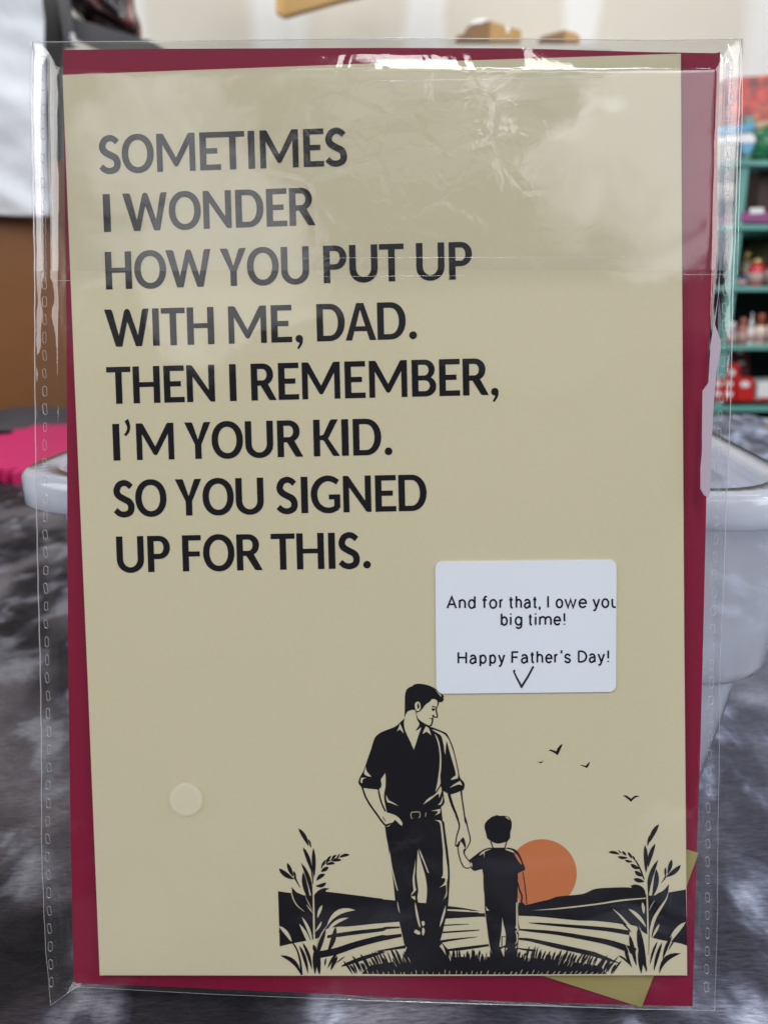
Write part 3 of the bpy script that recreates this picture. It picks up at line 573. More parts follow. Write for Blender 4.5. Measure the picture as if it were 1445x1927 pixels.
kl('son', Cc('567,1465 567,1580'), 1.8); kl('son', Cc('565,1467 610,1467'), 1.6)
p_('son', Cc('600,1590 575,1595 555,1610 575,1660 590,1700 615,1620 632,1600'))
k_('son', Cc('598,1590 612,1590 600,1740 590,1740'))
for t in ('728,1075 742,1080 748,1200 752,1360 762,1385 728,1425 750,1440 746,1520 712,1560 733,1510 728,1440 718,1412 742,1385 718,1365 728,1330 728,1200', '387,1108 398,1140 426,1170 390,1172', '308,553 340,508 400,478 455,468 372,503 368,572 358,520', '605,464 680,484 718,516 680,506 608,480', '213,618 232,640 230,682 214,655', '740,1560 725,1580 715,1604 735,1590'):
    p_('son', Cc(t))
k_('sunarm', Cc('700,512 740,535 778,600 795,650 765,625 730,570'), 's')
kl('son', Cc('805,735 825,860 840,980 850,1105'), [1.8, 2, 2, 1.8]); kl('son', Cc('750,850 765,930 795,1010 785,1090'), [2, 3, 3.2, 3]); k_('son', Cc('755,1085 800,1075 835,1108 800,1125 755,1120'))
# grass mound
rg = random.Random(3)
def gtop(x): u = (x - 720) / 430; return 258 + 38 * abs(u) ** 2.4
top = [(x, gtop(x) + 4) for x in range(330, 1131, 40)]
P.append(('grass', 'k', spline([(520 + x / 1.8526, 1660 + y / 1.8526) for x, y in [(300, 322), (315, 305)] + top + [(1140, 310), (1150, 322)]], corner=179)))
for i in range(118):
    x = 268 + (1170 - 268) * i / 117 + rg.uniform(-4, 4); u = (x - 720) / 430
    if 480 < x < 590 or 750 < x < 840: hgt = rg.uniform(8, 18)
    else: hgt = rg.uniform(18, 46) * (1.2 if x > 850 or x < 470 else .85)
    y0 = min(318, gtop(x) + 14); ln = hgt * (u * .75 + rg.uniform(-.18, .18))
    P.append(('grass', 'k', leaf((520 + (x + ln) / 1.8526, 1660 + (y0 - hgt) / 1.8526), (520 + x / 1.8526, 1660 + (y0 + 10) / 1.8526), rg.uniform(2.6, 5.2), .04 * u)))
for i in range(46):
    x = 300 + 850 * i / 45 + rg.uniform(-5, 5); u = (x - 720) / 430; h_ = rg.uniform(6, 18)
    P.append(('grass', None, leaf((520 + (x + u * 12 + 5) / 1.8526, 1660 + (322 - h_) / 1.8526), (520 + x / 1.8526, 1660 + 325.5 / 1.8526), rg.uniform(.9, 1.9))))
for i in range(26):
    x = rg.choice([rg.uniform(330, 470), rg.uniform(600, 740), rg.uniform(850, 1120)]); u = (x - 720) / 430; y0 = gtop(x) + rg.uniform(12, 26)
    P.append(('grass', None, leaf((520 + (x + u * 18) / 1.8526, 1660 + (y0 - 22) / 1.8526), (520 + x / 1.8526, 1660 + y0 / 1.8526), rg.uniform(.8, 1.7))))
# birds
for t in ('300,188 325,179 360,189 385,198 400,165 430,130 455,117 440,155 420,200 405,232 392,238 370,220 335,200', '176,308 215,314 252,298 218,331', '642,353 670,349 705,358 725,335 752,309 741,345 722,375 710,380 690,366 665,358', '1105,682 1135,677 1165,690 1197,715 1230,690 1260,680 1293,688 1260,696 1230,715 1197,748 1170,722 1135,695'):
    k_('bird%d' % len(P), Bd(t))
YB = 1835.6
P = [(g, c, [(x, min(y, YB)) for x, y in p]) for g, c, p in P]
res = paint(P)
names = {'sun': 'printed_sun', 'sunarm': 'printed_skin', 'hills': 'printed_hills', 'field': 'printed_field', 'reeds': 'printed_reeds', 'father': 'printed_man', 'son': 'printed_child', 'grass': 'printed_grass'}
for (g, c), vt in sorted(res.items(), key=lambda t: t[0]):
    print_part(names.get(g, 'printed_bird'), vt, INK, M['ink'] if c == 'k' else (M['sun'] if g == 'sun' else M['sunarm']), card)
# white sticker with its own printing
def rrect(x0, y0, x1, y1, r, n=6, sk=(0, 0, 0, 0)):
    o = []
    for cx, cy, a in ((x1 - r, y0 + r, -90), (x1 - r, y1 - r, 0), (x0 + r, y1 - r, 90), (x0 + r, y0 + r, 180)):
        for i in range(n + 1): t = R_(a + 90 * i / n); o.append((cx + r * math.cos(t), cy + r * math.sin(t)))
    return o
stk = [(x + 2 * (y - 1055) / 250 * (1 if x < 900 else -.6), y + (3 - 3.5 * (x - 820) / 340)) for x, y in rrect(819, 1054, 1160, 1303, 13)]
st = slab('white_sticker', stk, .00032, .00028, M['sticker'], card)
Z6 = lambda x, y: (800 + x / 3.803, 1030 + y / 3.803)
P = []
for b0, sl, cap, txt in ((438, -.0065, 86, "A:152:228 n:240:292 d:305:361 f:403:450 o:457:516 r:530:560 t:595:634 h:646:693 a:705:757 t:766:804 ,:812:826 I:872:886 o:933:988 w:995:1085 e:1096:1158 y:1196:1252 o:1260:1318 u:1332:1384"),
                         (560, -.005, 84, "b:540:592 i:607:617 g:640:695 t:735:770 i:784:796 m:814:906 e:917:972 !:988:1004"),
                         (834, -.010, 84, "H:231:300 a:316:370 p:388:440 p:458:508 y:520:573 F:616:672 a:684:738 t:748:785 h:796:845 e:858:911 r:922:953 ':968:982 s:992:1045 D:1092:1160 a:1170:1222 y:1232:1287 !:1302:1317")):
    for t in txt.split():
        ch, xl, xr = t.split(':'); xl, xr = float(xl), float(xr); w_ = 13
        for pl in SM[ch]:
            pts = [Z6(xl + w_ / 2 + x * (xr - xl - w_), b0 + sl * (xl - 155) - w_ * .15 - y * (cap - w_ * .3)) for x, y in pl]
            P.append(('t', 'k', stroke(pts, w_ / 3.803, len(pts) > 3, 2)))
P.append(('t', None, [(1158.8, 1050), (1200, 1050), (1200, 1310), (1157.8, 1310)]))
vt = paint(P)[('t', 'k')]
print_part('sticker_lettering', vt, .00037, M['ink'], st)
P = [('v', 'k', stroke([Z6(632, 885), Z6(655, 935), Z6(690, 1000)], [3.0, 3.4, 4.2])), ('v', 'k', stroke([Z6(688, 1000), Z6(730, 935), Z6(773, 856)], [4.2, 4.0, 3.6])), ('v', 'k', circle(*Z6(690, 1000), 2.3)), ('v', 'k', circle(*Z6(772, 858), 1.9)), ('v', 'k', circle(*Z6(638, 885), 2.1))]
print_part('pen_mark', paint(P)[('v', 'k')], .00038, M['pen'], st)

# ------------------------------------------------------------------ envelope and the olive sheet behind the card
env = empty('envelope', None, 'crimson paper envelope behind the cream card, showing as a border around it', 'envelope', mw=MCARD.copy())
slab('envelope_front', [(118, 93), (300, 91), (498, 90), (720, 89), (970, 90), (1222, 97), (1345, 99), (1355, 97), (1353, 170), (1350, 235), (1349, 450), (1345, 520), (1336, 610), (1331, 750), (1330, 900), (1323, 1200), (1318, 1400), (1311, 1600), (1307, 1750), (1303, 1895), (1000, 1887), (760, 1879), (560, 1869), (340, 1859), (152, 1852), (139, 1850), (133, 1600), (129, 1300), (127, 1050), (125, 600), (121, 300)], -.0018, .0007, M['env'], env)
gold = slab('paper_sheet', [(1020, 1837), (1120, 1869), (1207, 1897), (1240, 1812), (1314, 1607), (1291, 1600), (1200, 1570), (1090, 1660)], -.0012, .0004, M['gold'], None)
tag(gold, 'olive-gold paper sheet whose corners stick out behind the lower right of the card', 'paper')

# ------------------------------------------------------------------ clear sleeve
sl = empty('clear_sleeve', None, 'clear plastic sleeve with perforated side seams standing on the cloth around the card', 'plastic sleeve', mw=MCARD.copy())
LEFT = [(62, 78), (60, 200), (62, 260), (64, 400), (66, 520), (66, 700), (68, 900), (72, 1100), (76, 1250), (78, 1400), (78, 1600), (85, 1780), (95, 1893)]
RIGHT = [(1395, 72), (1390, 230), (1384, 400), (1380, 515), (1376, 700), (1371, 850), (1365, 1000), (1355, 1250), (1352, 1500), (1350, 1700), (1345, 1902)]
def along(pl, t):
    n = len(pl) - 1
    ys = [p[1] for p in pl]; y = ys[0] + (ys[-1] - ys[0]) * t; return float(np.interp(y, ys, [p[0] for p in pl])), y
TOPX = [62, 300, 560, 720, 1000, 1240, 1395]; TOPY = [78, 77, 73, 71, 72, 75, 72]
BOTX = [95, 145, 400, 700, 1000, 1200, 1345]; BOTY = [1893, 1858, 1872, 1884, 1893, 1900, 1903]
def sleeve_px(s, t):
    xl, yl = along(LEFT, t); xr, yr = along(RIGHT, t); x = xl + (xr - xl) * s; y = yl + (yr - yl) * s
    e = float(np.interp(x, TOPX, TOPY)) - (78 + (72 - 78) * s); f_ = float(np.interp(x, BOTX, BOTY)) - (1893 + 9 * s)
    return x, y + e * (1 - t) ** 6 + f_ * t ** 14
def nz(x, y, s, seed): return noise.noise(Vector((x * s, y * s, seed)))
def sheet(name, base, amp, t0, t1, m, nx=150, ny=200, seed=0, inset=0):
    vs, fs = [], []
    for j in range(ny + 1):
        for i in range(nx + 1):
            s, t = i / nx, t0 + (t1 - t0) * j / ny
            s_ = inset + s * (1 - 2 * inset); x, y = sleeve_px(s_, t)
            u = onl(x, y, 0)
            ex = min(s_, 1 - s_) * 1330; ey = min(t, 1 - t) * 1820
            kx = min(1, max(0, (ex - 6) / 36)); ky = min(1, ey / 62); kk = (kx * kx * (3 - 2 * kx)) * (ky * (2 - ky))
            wob = nz(u.x, u.y, 34, seed) * .55 + nz(u.x, u.y, 75, seed + 5) * .16 + nz(u.x * .6, u.y, 16, seed + 9) * .8
            topk = max(0, 1 - t / .30)
            edge = max(0, 1 - ex / 75) + max(0, 1 - ey / 40) * .8
            w = base * kk + (-.0014) * (1 - kk) + amp * (wob * (.12 + 2.6 * topk) * min(1, kk + .3) + edge * (nz(u.x, u.y, 170, seed + 3) * .5 + nz(u.x * 2.2, u.y * .5, 120, seed + 4) * .4))
            q = onl(x, y, w)
            vs.append((q.x, q.y, w))
    for j in range(ny):
        for i in range(nx): a = j * (nx + 1) + i; fs.append((a, a + nx + 1, a + nx + 2, a + 1))
    return mesh(name, vs, fs, m, sl, mw=MCARD, smooth=True)
sheet('front_film', .0017, .00048, 0, 1, M['film'], seed=2)
sheet('back_film', -.0036, .0002, 0, 1, M['filmback'], 80, 110, seed=21)
fl = sheet('flap', .0027, .00045, 0, .238, M['film2'], 150, 70, seed=40, inset=-.004)
# raised welds and folds
def rib(name, pts, r, off, m=M['rib']): return tube(name, [on(x, y, off) for x, y in pts], r, m, sl, 6)
rib('side_fold', [(x + .6 * math.sin(y * .31) + .4 * math.sin(y * .083), y) for x, y in [along(LEFT, i / 90) for i in range(91)]], [.00014 if i < 62 else .00014 - .000095 * (i - 62) / 28 for i in range(91)], -.0012)
rib('side_fold', [(x + .5 * math.sin(y * .29) + .4 * math.sin(y * .1), y) for x, y in [along(RIGHT, i / 90) for i in range(91)]], [.00013 if i < 40 else max(.00005, .00013 - .0001 * (i - 40) / 25) for i in range(91)], -.0012)
rib('flap_edge', [(1396, 78), (1397, 120), (1396, 230), (1390, 400), (1387.5, 516)], .00008, .0012)
rib('flap_edge', [(104 + i * 8, 528 - .1 * i) for i in range(6)], .00007, .0026)
rib('flap_edge', [(600 + i * 15, 520 - .1 * i) for i in range(20)], [.00002 + .00005 * math.sin(math.pi * i / 19) for i in range(20)], .0029)
rib('flap_edge', [(1286 + i * 12, 516) for i in range(9)], .00006, .0026)
rib('top_fold', [(62 + i * 27.77, float(np.interp(62 + i * 27.77, TOPX, TOPY))) for i in range(49)], .00013, -.0010)
rib('bottom_fold', [(BOTX[0] + i * 12.5, float(np.interp(BOTX[0] + i * 12.5, BOTX, BOTY))) for i in range(101)], [.00006 + .00013 * math.exp(-((95 + 12.5 * i - 900) / 190) ** 2) for i in range(101)], -.0015)  # rib swells near the middle to imitate a highlight along the fold
rib('adhesive_edge', [(560 + i * 15, 485 - .05 * i) for i in range(42)], .00005, .0031)
rib('adhesive_edge', [(700 + i * 15, 152 - .25 * i) for i in range(30)], .00007, .0031)
# perforation marks: rounded outlines pressed along both seams
def weld_mesh():
    o = [(math.cos(a) * 5.0, math.sin(a) * 4.2 + (5.6 if math.sin(a) > 0 else -5.6)) for a in [2 * math.pi * (i + .5) / 14 for i in range(14)]]
    vs, fs = [], []; sc = .000124
    for f_, h in ((1.0, 0), (.86, .00012), (.70, .0)):
        for x, y in o: vs.append((x * sc * f_ * .9, y * sc * (1 - (1 - f_) * .45), h))
    n = 14
    for r in range(2):
        for i in range(n): fs.append((r * n + i, r * n + (i + 1) % n, (r + 1) * n + (i + 1) % n, (r + 1) * n + i))
    me = bpy.data.meshes.new('weld_mark'); me.from_pydata(vs, [], fs); me.materials.append(M['weld']); return me
wm = weld_mesh(); wm2 = wm.copy(); M['weld2'] = clearish('film_weld_soft', (.92, .93, .95), .76, .2, .2, .06); wm2.materials[0] = M['weld2']; rw = random.Random(5)
def welds(y0, y1, xf, step):
    y = y0
    while y < y1:
        x = xf(y) + rw.uniform(-.6, .6); p = onl(x, y, .0)
        o = bpy.data.objects.new('weld_mark', wm2 if y > 1380 or (x > 700 and y > 860) else wm); C.objects.link(o)
        o.matrix_world = MCARD @ Matrix.Translation((p.x, p.y, -.0004 + rw.uniform(0, .0001))) @ Matrix.Rotation(R_(rw.uniform(-5, 5) + 1.5), 4, 'Z') @ Matrix.Diagonal((rw.uniform(.8, 1.1), rw.uniform(.9, 1.15), 1, 1))
        attach(o, sl); y += step
welds(533, 1880, lambda y: float(np.interp(y, [400, 800, 1000, 1200, 1400, 1600, 1880], [81, 83, 84, 86, 91, 88, 96])), 33.8)
welds(414, 520, lambda y: 82, 21)
welds(545, 850, lambda y: float(np.interp(y, [545, 700, 850], [1365, 1360, 1353])), 33.8)
welds(880, 1880, lambda y: float(np.interp(y, [850, 1200, 1500, 1900], [1353, 1341, 1334, 1330])), 33.8)
welds(120, 520, lambda y: float(np.interp(y, [120, 520], [1376, 1366])), 23)
welds(112, 400, lambda y: 80, 46)
slab('peel_strip', [(1353, 519), (1351, 560), (1343, 610), (1337, 650), (1333, 720), (1322, 735), (1321, 800), (1321, 850), (1318, 880), (1318, 920), (1325, 932), (1332, 936), (1336, 928), (1338, 850), (1343, 760), (1348, 700), (1356, 660), (1356, 640), (1345, 610), (1350, 570), (1354, 540)], .0024, .00015, M['peel'], sl)  # strip's narrow upper tip stands in for a reflection on the film
ms = bpy.data.materials.new('faint_round_disc'); ms.use_nodes = True; ms.node_tree.nodes.clear(); t = NT(ms)  # soft-edged translucent disc, slightly lighter than the card
d = t.n('ShaderNodeVectorMath', {0: t.coord(), 1: (*onl(350, 1505.5, .0005).xy, .0005)}, operation='DISTANCE').outputs['Value']
fa = t.n('ShaderNodeMapRange', {'Value': d, 'From Min': .00435, 'From Max': .0036, 'To Min': 0.0, 'To Max': .42}).outputs[0]
mx = t.n('ShaderNodeMixShader', {'Fac': fa}); t.l(t.n('ShaderNodeBsdfTransparent').outputs[0], mx.inputs[1]); t.l(t.n('ShaderNodeBsdfDiffuse', {'Color': (.88, .85, .70, 1)}).outputs[0], mx.inputs[2])
t.l(mx.outputs[0], t.n('ShaderNodeOutputMaterial').inputs[0])
cl_ = [onl(x, y, .0005) for x, y in circle(350, 1505.5, 34.5, n=40)]
mesh('round_disc', [(p.x, p.y, .0005) for p in cl_], [tuple(range(40))[::-1]], ms, sl, mw=MCARD)

# ================================================================== TABLE AND CLOTH
M['pine'] = noisy('table_wood', lin(150, 115, 75), lin(120, 88, 55), 12, .5)
tb = empty('table', (0, .5, 0), 'table under the dark marbled cloth, the card and plastic box standing on it', 'table')
bm_obj('tabletop', box_bm((0, .52, TABLE_Z - .022), (1.9, 1.24, .03), .004), M['pine'], tb)
for sx in (-.85, .85):
    for y in (.02, 1.02): bm_obj('leg', box_bm((sx, y, .357), (.06, .06, .71), .004), M['pine'], tb)
mc = mat('marbled_cloth', (.1, .1, .1), .5, spec=.10, sheen=.0); t = NT(mc)
v = t.coord((1, 1, 1), (0, 0, R_(38))); vs_ = t.coord((.42, 1.25, 1), (0, 0, R_(-52)))
blob = t.noise(t.coord((.95, .62, 1), (0, 0, R_(28))), 50, 3, .5, .3); blob2 = t.noise(t.coord((.9, .6, 1), (0, 0, R_(30)), (3, 1, 0)), 19, 2.5, .45, .6); blob3 = t.noise(t.coord((.8, 1.2, 1), (0, 0, .6), (7, 4, 0)), 62, 4, .55, .5)
c = t.ramp(blob, [(.34, (.005, .0045, .006)), (.48, (.014, .012, .017)), (.55, (.06, .057, .078)), (.60, (.17, .175, .215)), (.68, (.34, .35, .41))])
c2 = t.ramp(blob2, [(.36, (.006, .005, .007)), (.50, (.022, .018, .024)), (.56, (.085, .076, .09)), (.65, (.24, .225, .25))])
col = t.mix(.8, c, c2, 'LIGHTEN'); col = t.mix(t.math('MULTIPLY', blob3, .22), col, t.mix(blob3, (.010, .008, .012), (.16, .165, .22)))
# light from the right painted into the colour: darker, browner left, paler, bluer right
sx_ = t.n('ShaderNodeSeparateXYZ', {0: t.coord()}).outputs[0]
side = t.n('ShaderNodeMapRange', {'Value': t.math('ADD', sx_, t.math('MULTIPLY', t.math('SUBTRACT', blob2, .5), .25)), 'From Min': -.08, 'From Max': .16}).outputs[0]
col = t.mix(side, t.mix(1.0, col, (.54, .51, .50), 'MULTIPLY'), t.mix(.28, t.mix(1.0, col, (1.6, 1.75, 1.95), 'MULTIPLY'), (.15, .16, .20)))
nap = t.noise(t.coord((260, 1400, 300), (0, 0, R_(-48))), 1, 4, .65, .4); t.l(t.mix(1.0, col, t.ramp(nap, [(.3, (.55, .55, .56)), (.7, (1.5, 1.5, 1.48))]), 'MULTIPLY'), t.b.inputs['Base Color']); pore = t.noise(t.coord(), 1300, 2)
crease = t.noise(t.coord((1, .35, 1), (0, 0, .5)), 55, 4, .6, .8)
t.l(t.bump(t.math('ADD', t.math('ADD', t.math('MULTIPLY', nap, .45), t.math('MULTIPLY', pore, .25)), t.math('MULTIPLY', crease, .55)), .8, .0010), t.b.inputs['Normal'])
t.l(t.ramp(blob3, [(.3, (.62, .62, .62)), (.7, (.45, .45, .45))]), t.b.inputs['Roughness'])
vs, fs = [], []; nx, ny = 190, 150
for j in range(ny + 1):
    for i in range(nx + 1):
        x = -.98 + 1.96 * i / nx; y = -.14 + 1.30 * j / ny
        x = math.copysign(abs(x / .98) ** 1.5 * .98, x); 
        h = .0045 * noise.noise(Vector((x * 9 + y * 5, y * 9 - x * 3, 1.3))) + .0028 * noise.noise(Vector((x * 26 + y * 14, y * 22, 4))) + .0012 * noise.noise(Vector((x * 60, y * 55, 9)))
        far = max(0, (y - .75) / .4); h += .012 * far * noise.noise(Vector((x * 9, y * 14, 7)))
        flat = min(1, max(0, (abs(x) - .115) / .1)); near = 1 if y < .16 or y > .40 else flat
        z_ = TABLE_Z - .0015 + (h * (.25 + .75 * near) if near < 1 else h)
        if abs(x) > .955: z_ -= (abs(x) - .955) * 8
        if y > 1.15: z_ -= (y - 1.15) * 12
        if y < -.11: z_ -= (-.11 - y) * 8
        vs.append((x, y, max(z_, TABLE_Z - .0065) if abs(x) < .95 and -.1 < y < 1.14 else z_))
for j in range(ny):
    for i in range(nx): a = j * (nx + 1) + i; fs.append((a, a + 1, a + nx + 2, a + nx + 1))
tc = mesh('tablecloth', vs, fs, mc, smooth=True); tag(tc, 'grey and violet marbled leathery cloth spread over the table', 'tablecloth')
# pink jagged cloth lying on the far left of the table
mp = noisy('hot_pink_cloth', lin(205, 30, 105), lin(165, 14, 80), 30, .7, .3, 200, .0006, (.4, 1.5, 1))
ppx = [(-60, 812), (-20, 815), (0, 818), (26, 815), (24, 808), (50, 806), (58, 801), (88, 796), (112, 793), (150, 790), (200, 788), (210, 830), (150, 870), (90, 874), (60, 880), (28, 891), (22, 889), (35, 879), (8, 884), (0, 880), (-40, 886), (-70, 876), (-50, 850), (-75, 835)]
pz = TABLE_Z + .010; pp = [onz(x, y, pz) for x, y in ppx]; n = len(pp)
tri = tessellate_polygon([[Vector((p.x, p.y, 0)) for p in pp]])
bm = bmesh.new()
vv = [bm.verts.new(p) for p in pp]; vb = [bm.verts.new(p - Vector((0, 0, .014))) for p in pp]
for a in tri: bm.faces.new([vv[i] for i in a])
for i in range(n): bm.faces.new((vv[i], vv[(i + 1) % n], vb[(i + 1) % n], vb[i]))
o = bm_obj('pink_fabric', bm, mp); tag(o, 'hot pink fabric with jagged edges lying at the far left of the table', 'fabric')
# dark cloth bunched behind the pink
bm = bmesh.new(); vs, fs = [], []
for j in range(25):
    for i in range(41):
        u, v_ = i / 40, j / 24; x = -1.0 + .85 * u; y = 1.02 + .13 * v_
        vs.append((x, y, TABLE_Z + .003 + .026 * math.sin(math.pi * v_) ** .7 * (.75 + .5 * noise.noise(Vector((x * 14, y * 20, 3))))))
for j in range(24):
    for i in range(40): a = j * 41 + i; fs.append((a, a + 1, a + 42, a + 41))
o = mesh('cloth_roll', vs, fs, noisy('dark_fabric', (.02, .018, .024), (.05, .045, .055), 20, .8), smooth=True); tag(o, 'dark fabric bunched along the far left table edge before the brown panel', 'fabric')

# ================================================================== PLASTIC BOX BEHIND THE CARD
RY = .1895
PSI = R_(5.3)
bx = empty('plastic_box', (0, 0, 0), 'translucent white plastic storage box that the card leans on', 'storage box')
fr = Vector((.1137, RY, 0)); flc = Vector((-.1085, RY + .020, 0)); ex = (fr - flc).normalized(); ey = Vector((-ex.y, ex.x, 0)); HW = (fr - flc).length / 2
ZR = CAM.z - RY * math.tan(R_(14.1)); DEP = .150
cen0 = (fr + flc) / 2 + ey * (DEP / 2)
BM = Matrix(((ex.x, ey.x, 0, cen0.x), (ex.y, ey.y, 0, cen0.y), (0, 0, 1, TABLE_Z + .002), (0, 0, 0, 1)))
HR = ZR - TABLE_Z - .002; HD = DEP / 2
def ring(hw, hd, r, zz, n=8, dx=0.0):
    o = []
    for sx, sy, a in ((1, -1, -90), (1, 1, 0), (-1, 1, 90), (-1, -1, 180)):
        for i in range(n + 1):
            t_ = R_(a + 90 * i / n); o.append((dx + sx * (hw - r) + r * math.cos(t_), sy * (hd - r) + r * math.sin(t_), zz))
    return o
def loft(name, rings, m, parent, cap0=False, cap1=False):
    n = len(rings[0]); vs = [p for r in rings for p in r]; fs = []
    for j in range(len(rings) - 1):
        for i in range(n): fs.append((j * n + i, j * n + (i + 1) % n, (j + 1) * n + (i + 1) % n, (j + 1) * n + i))
    if cap0: fs.append(tuple(range(n))[::-1])
    if cap1: fs.append(tuple((len(rings) - 1) * n + i for i in range(n)))
    return mesh(name, vs, fs, m, parent, mw=BM, smooth=True)
HS = .0590   # height of the step
b_ = lambda i, d, r, zz: ring(HW - i - .0042, HD - d, r, zz, dx=.0062)
loft('body', [b_(.0235, .024, .010, 0), b_(.0215, .0215, .013, .002), b_(.0118, .0180, .014, HS - .002), b_(.0112, .0172, .0145, HS), b_(.0092, .0152, .016, HS + .0006), b_(.0074, .0132, .016, HS + .0025), b_(.0062, .0118, .016, HS + .006),
              b_(.0036, .0090, .017, (HS + HR) / 2), b_(-.0004, .0060, .018, HR - .004)], M['bin'], bx, True)
# ================================================================== (rim)
loft('rim', [ring(HW - .0082, HD - .0085, .024, HR - .009), ring(HW - .0008, HD - .0008, .026, HR - .0092), ring(HW, HD, .026, HR - .0083), ring(HW - .0003, HD - .0003, .026, HR - .0012), ring(HW - .0015, HD - .0015, .025, HR), ring(HW - .0085, HD - .0085, .022, HR + .0002),
             ring(HW - .0098, HD - .0098, .021, HR - .0012)], M['binrim'], bx)
# ================================================================== WALL, FLOOR
mw_ = mat('painted_drywall', (.70, .675, .61), .85); t = NT(mw_); v = t.coord()
X = t.n('ShaderNodeSeparateXYZ', {0: v}).outputs[0]
Xw = t.math('ADD', X, t.math('MULTIPLY', t.math('SUBTRACT', t.noise(v, 3.0, 4, .6), .5), .10))
f = None
for cx_, hw_ in ((-1.26, .09), (-.76, .085), (-.30, .10), (.12, .07), (.57, .065), (1.14, .12), (1.7, .1)):
    d = t.math('ABSOLUTE', t.math('SUBTRACT', Xw, cx_)); q = t.n('ShaderNodeMapRange', {'Value': d, 'From Min': hw_, 'From Max': hw_ * .55}).outputs[0]
    f = q if f is None else t.math('MAXIMUM', f, q)
t.l(t.mix(t.math('MULTIPLY', f, .8), t.mix(t.noise(v, 2.2, 4), (.66, .625, .54), (.74, .71, .64)), (.86, .87, .88)), t.b.inputs['Base Color'])
t.l(t.bump(t.noise(v, 25, 4), .2, .01), t.b.inputs['Normal'])
WY = 2.6
o = bm_obj('back_wall', box_bm((.2, WY + .05, 1.6), (6, .1, 3.2)), mw_); o['kind'] = 'structure'
o = bm_obj('floor', box_bm((.2, .2, -.05), (7, 6, .1)), noisy('floor_tiles', (.20, .19, .17), (.26, .24, .22), 3, .5)); o['kind'] = 'structure'

# ================================================================== LEFT BACKGROUND: brown panel, white cloth, black stand with wrapped parcel
m_br = noisy('brown_hardboard', lin(128, 80, 36), lin(96, 60, 26), 6, .55, .25, 14, .006)
pan = empty('hardboard', at(60, 800, 1.2), 'brown board panel standing behind the table, below the white cloth', 'panel')
a0 = at(-160, 300, 1.2); a1 = at(330, 850, 1.2)
bm_obj('board', box_bm(((a0.x + a1.x) / 2, 1.215, (a0.z + a1.z) / 2), (a1.x - a0.x, .012, a0.z - a1.z), .002), m_br, pan)
for sx in (a0.x + .03, a1.x - .03): bm_obj('batten', box_bm((sx, 1.235, (a0.z) / 2 + .01), (.03, .025, a0.z), .002), m_br, pan)
m_wh = mat('white_cotton', (.66, .70, .76), .85, sheen=.2); t = NT(m_wh); t.l(t.bump(t.noise(t.coord((1, 1, .6)), 26, 4, .6, .8), .5, .006), t.b.inputs['Normal'])
vs, fs = [], []; nx, nz = 70, 90
for j in range(nz + 1):
    for i in range(nx + 1):
        u, v_ = i / nx, j / nz
        xb = -220 + (103 + 16 * v_ * .0 + 220) * u
        pt = at(xb, 401 + 7 * u + 3 * math.sin(u * 9), 1.195); ptop = at(-220 + 302 * u + 2, -180, 1.195)
        p = ptop.lerp(pt, v_)
        dy = .020 * noise.noise(Vector((p.x * 5 + p.z * 4, p.z * 9, 2))) + .008 * noise.noise(Vector((p.x * 18 + p.z * 10, p.z * 26, 5)))
        vs.append((p.x, p.y - .012 + dy - .02 * (1 - v_), p.z))
for j in range(nz):
    for i in range(nx): a = j * (nx + 1) + i; fs.append((a, a + nx + 1, a + nx + 2, a + 1))
o = mesh('white_cloth', vs, fs, m_wh, smooth=True); sm = o.modifiers.new('thick', 'SOLIDIFY'); sm.thickness = .003
tag(o, 'white cotton cloth hanging at the left over the brown panel', 'cloth')
ZS = 1.35
m_bk = mat('black_plastic', (.012, .012, .014), .35); m_gy = noisy('grey_plastic', (.06, .062, .068), (.10, .10, .11), 6, .45)
stn = empty('black_stand', at(180, 120, ZS), 'black stand with a slanted grey tray at the upper left, beside the white cloth', 'stand')
def bar(name, p, q, w, d, m, par):
    v = q - p; bm = box_bm((0, 0, 0), (w, d, v.length), min(w, d) * .15); 
    bmesh.ops.rotate(bm, cent=(0, 0, 0), matrix=v.to_track_quat('Z', 'Y').to_matrix(), verts=bm.verts); bmesh.ops.translate(bm, vec=(p + q) / 2, verts=bm.verts)
    return bm_obj(name, bm, m, par)
bar('post', at(98, -90, ZS), at(108, 560, ZS), .026, .03, m_bk, stn)
bar('brace', at(112, -60, ZS - .03), at(134, 90, ZS - .03), .013, .016, m_gy, stn)
bar('clip', at(135, 62, ZS - .055), at(142, 88, ZS - .055), .006, .006, mat('chrome_clip', (.85, .86, .88), .25, .6), stn)
tpx = [(122, 20), (150, 36), (185, 46), (230, 60), (262, 70), (282, 74), (280, 79), (180, 80), (150, 78), (128, 60)]
bm = bmesh.new(); fvs = [bm.verts.new(at(x, y, ZS - .02)) for x, y in tpx]; bvs = [bm.verts.new(at(x, y, ZS - .02) + Vector((0, .16, .02))) for x, y in tpx]; n = len(tpx)
bm.faces.new(fvs); bm.faces.new(bvs[::-1])
for i in range(n): bm.faces.new((fvs[i], bvs[i], bvs[(i + 1) % n], fvs[(i + 1) % n]))
bm_obj('tray', bm, m_gy, stn)
mpk = mat('dark_red_foil', (.1, .01, .02), .25, spec=.8); t = NT(mpk); v = t.coord((1, 1, 1), (0, .6, 0)); nn = t.noise(v, 17, 2, .5, 1.2)
t.l(t.ramp(nn, [(.38, (.008, .006, .008)), (.50, (.016, .006, .008)), (.55, (.12, .008, .016)), (.62, (.30, .14, .14)), (.72, (.55, .45, .44))]), t.b.inputs['Base Color']); t.l(t.bump(nn, .8, .02), t.b.inputs['Normal'])
ppk = [(132, -60), (130, 0), (138, 22), (152, 35), (190, 46), (228, 58), (256, 68), (261, 55), (257, 35), (250, 10), (243, -30), (235, -70)]
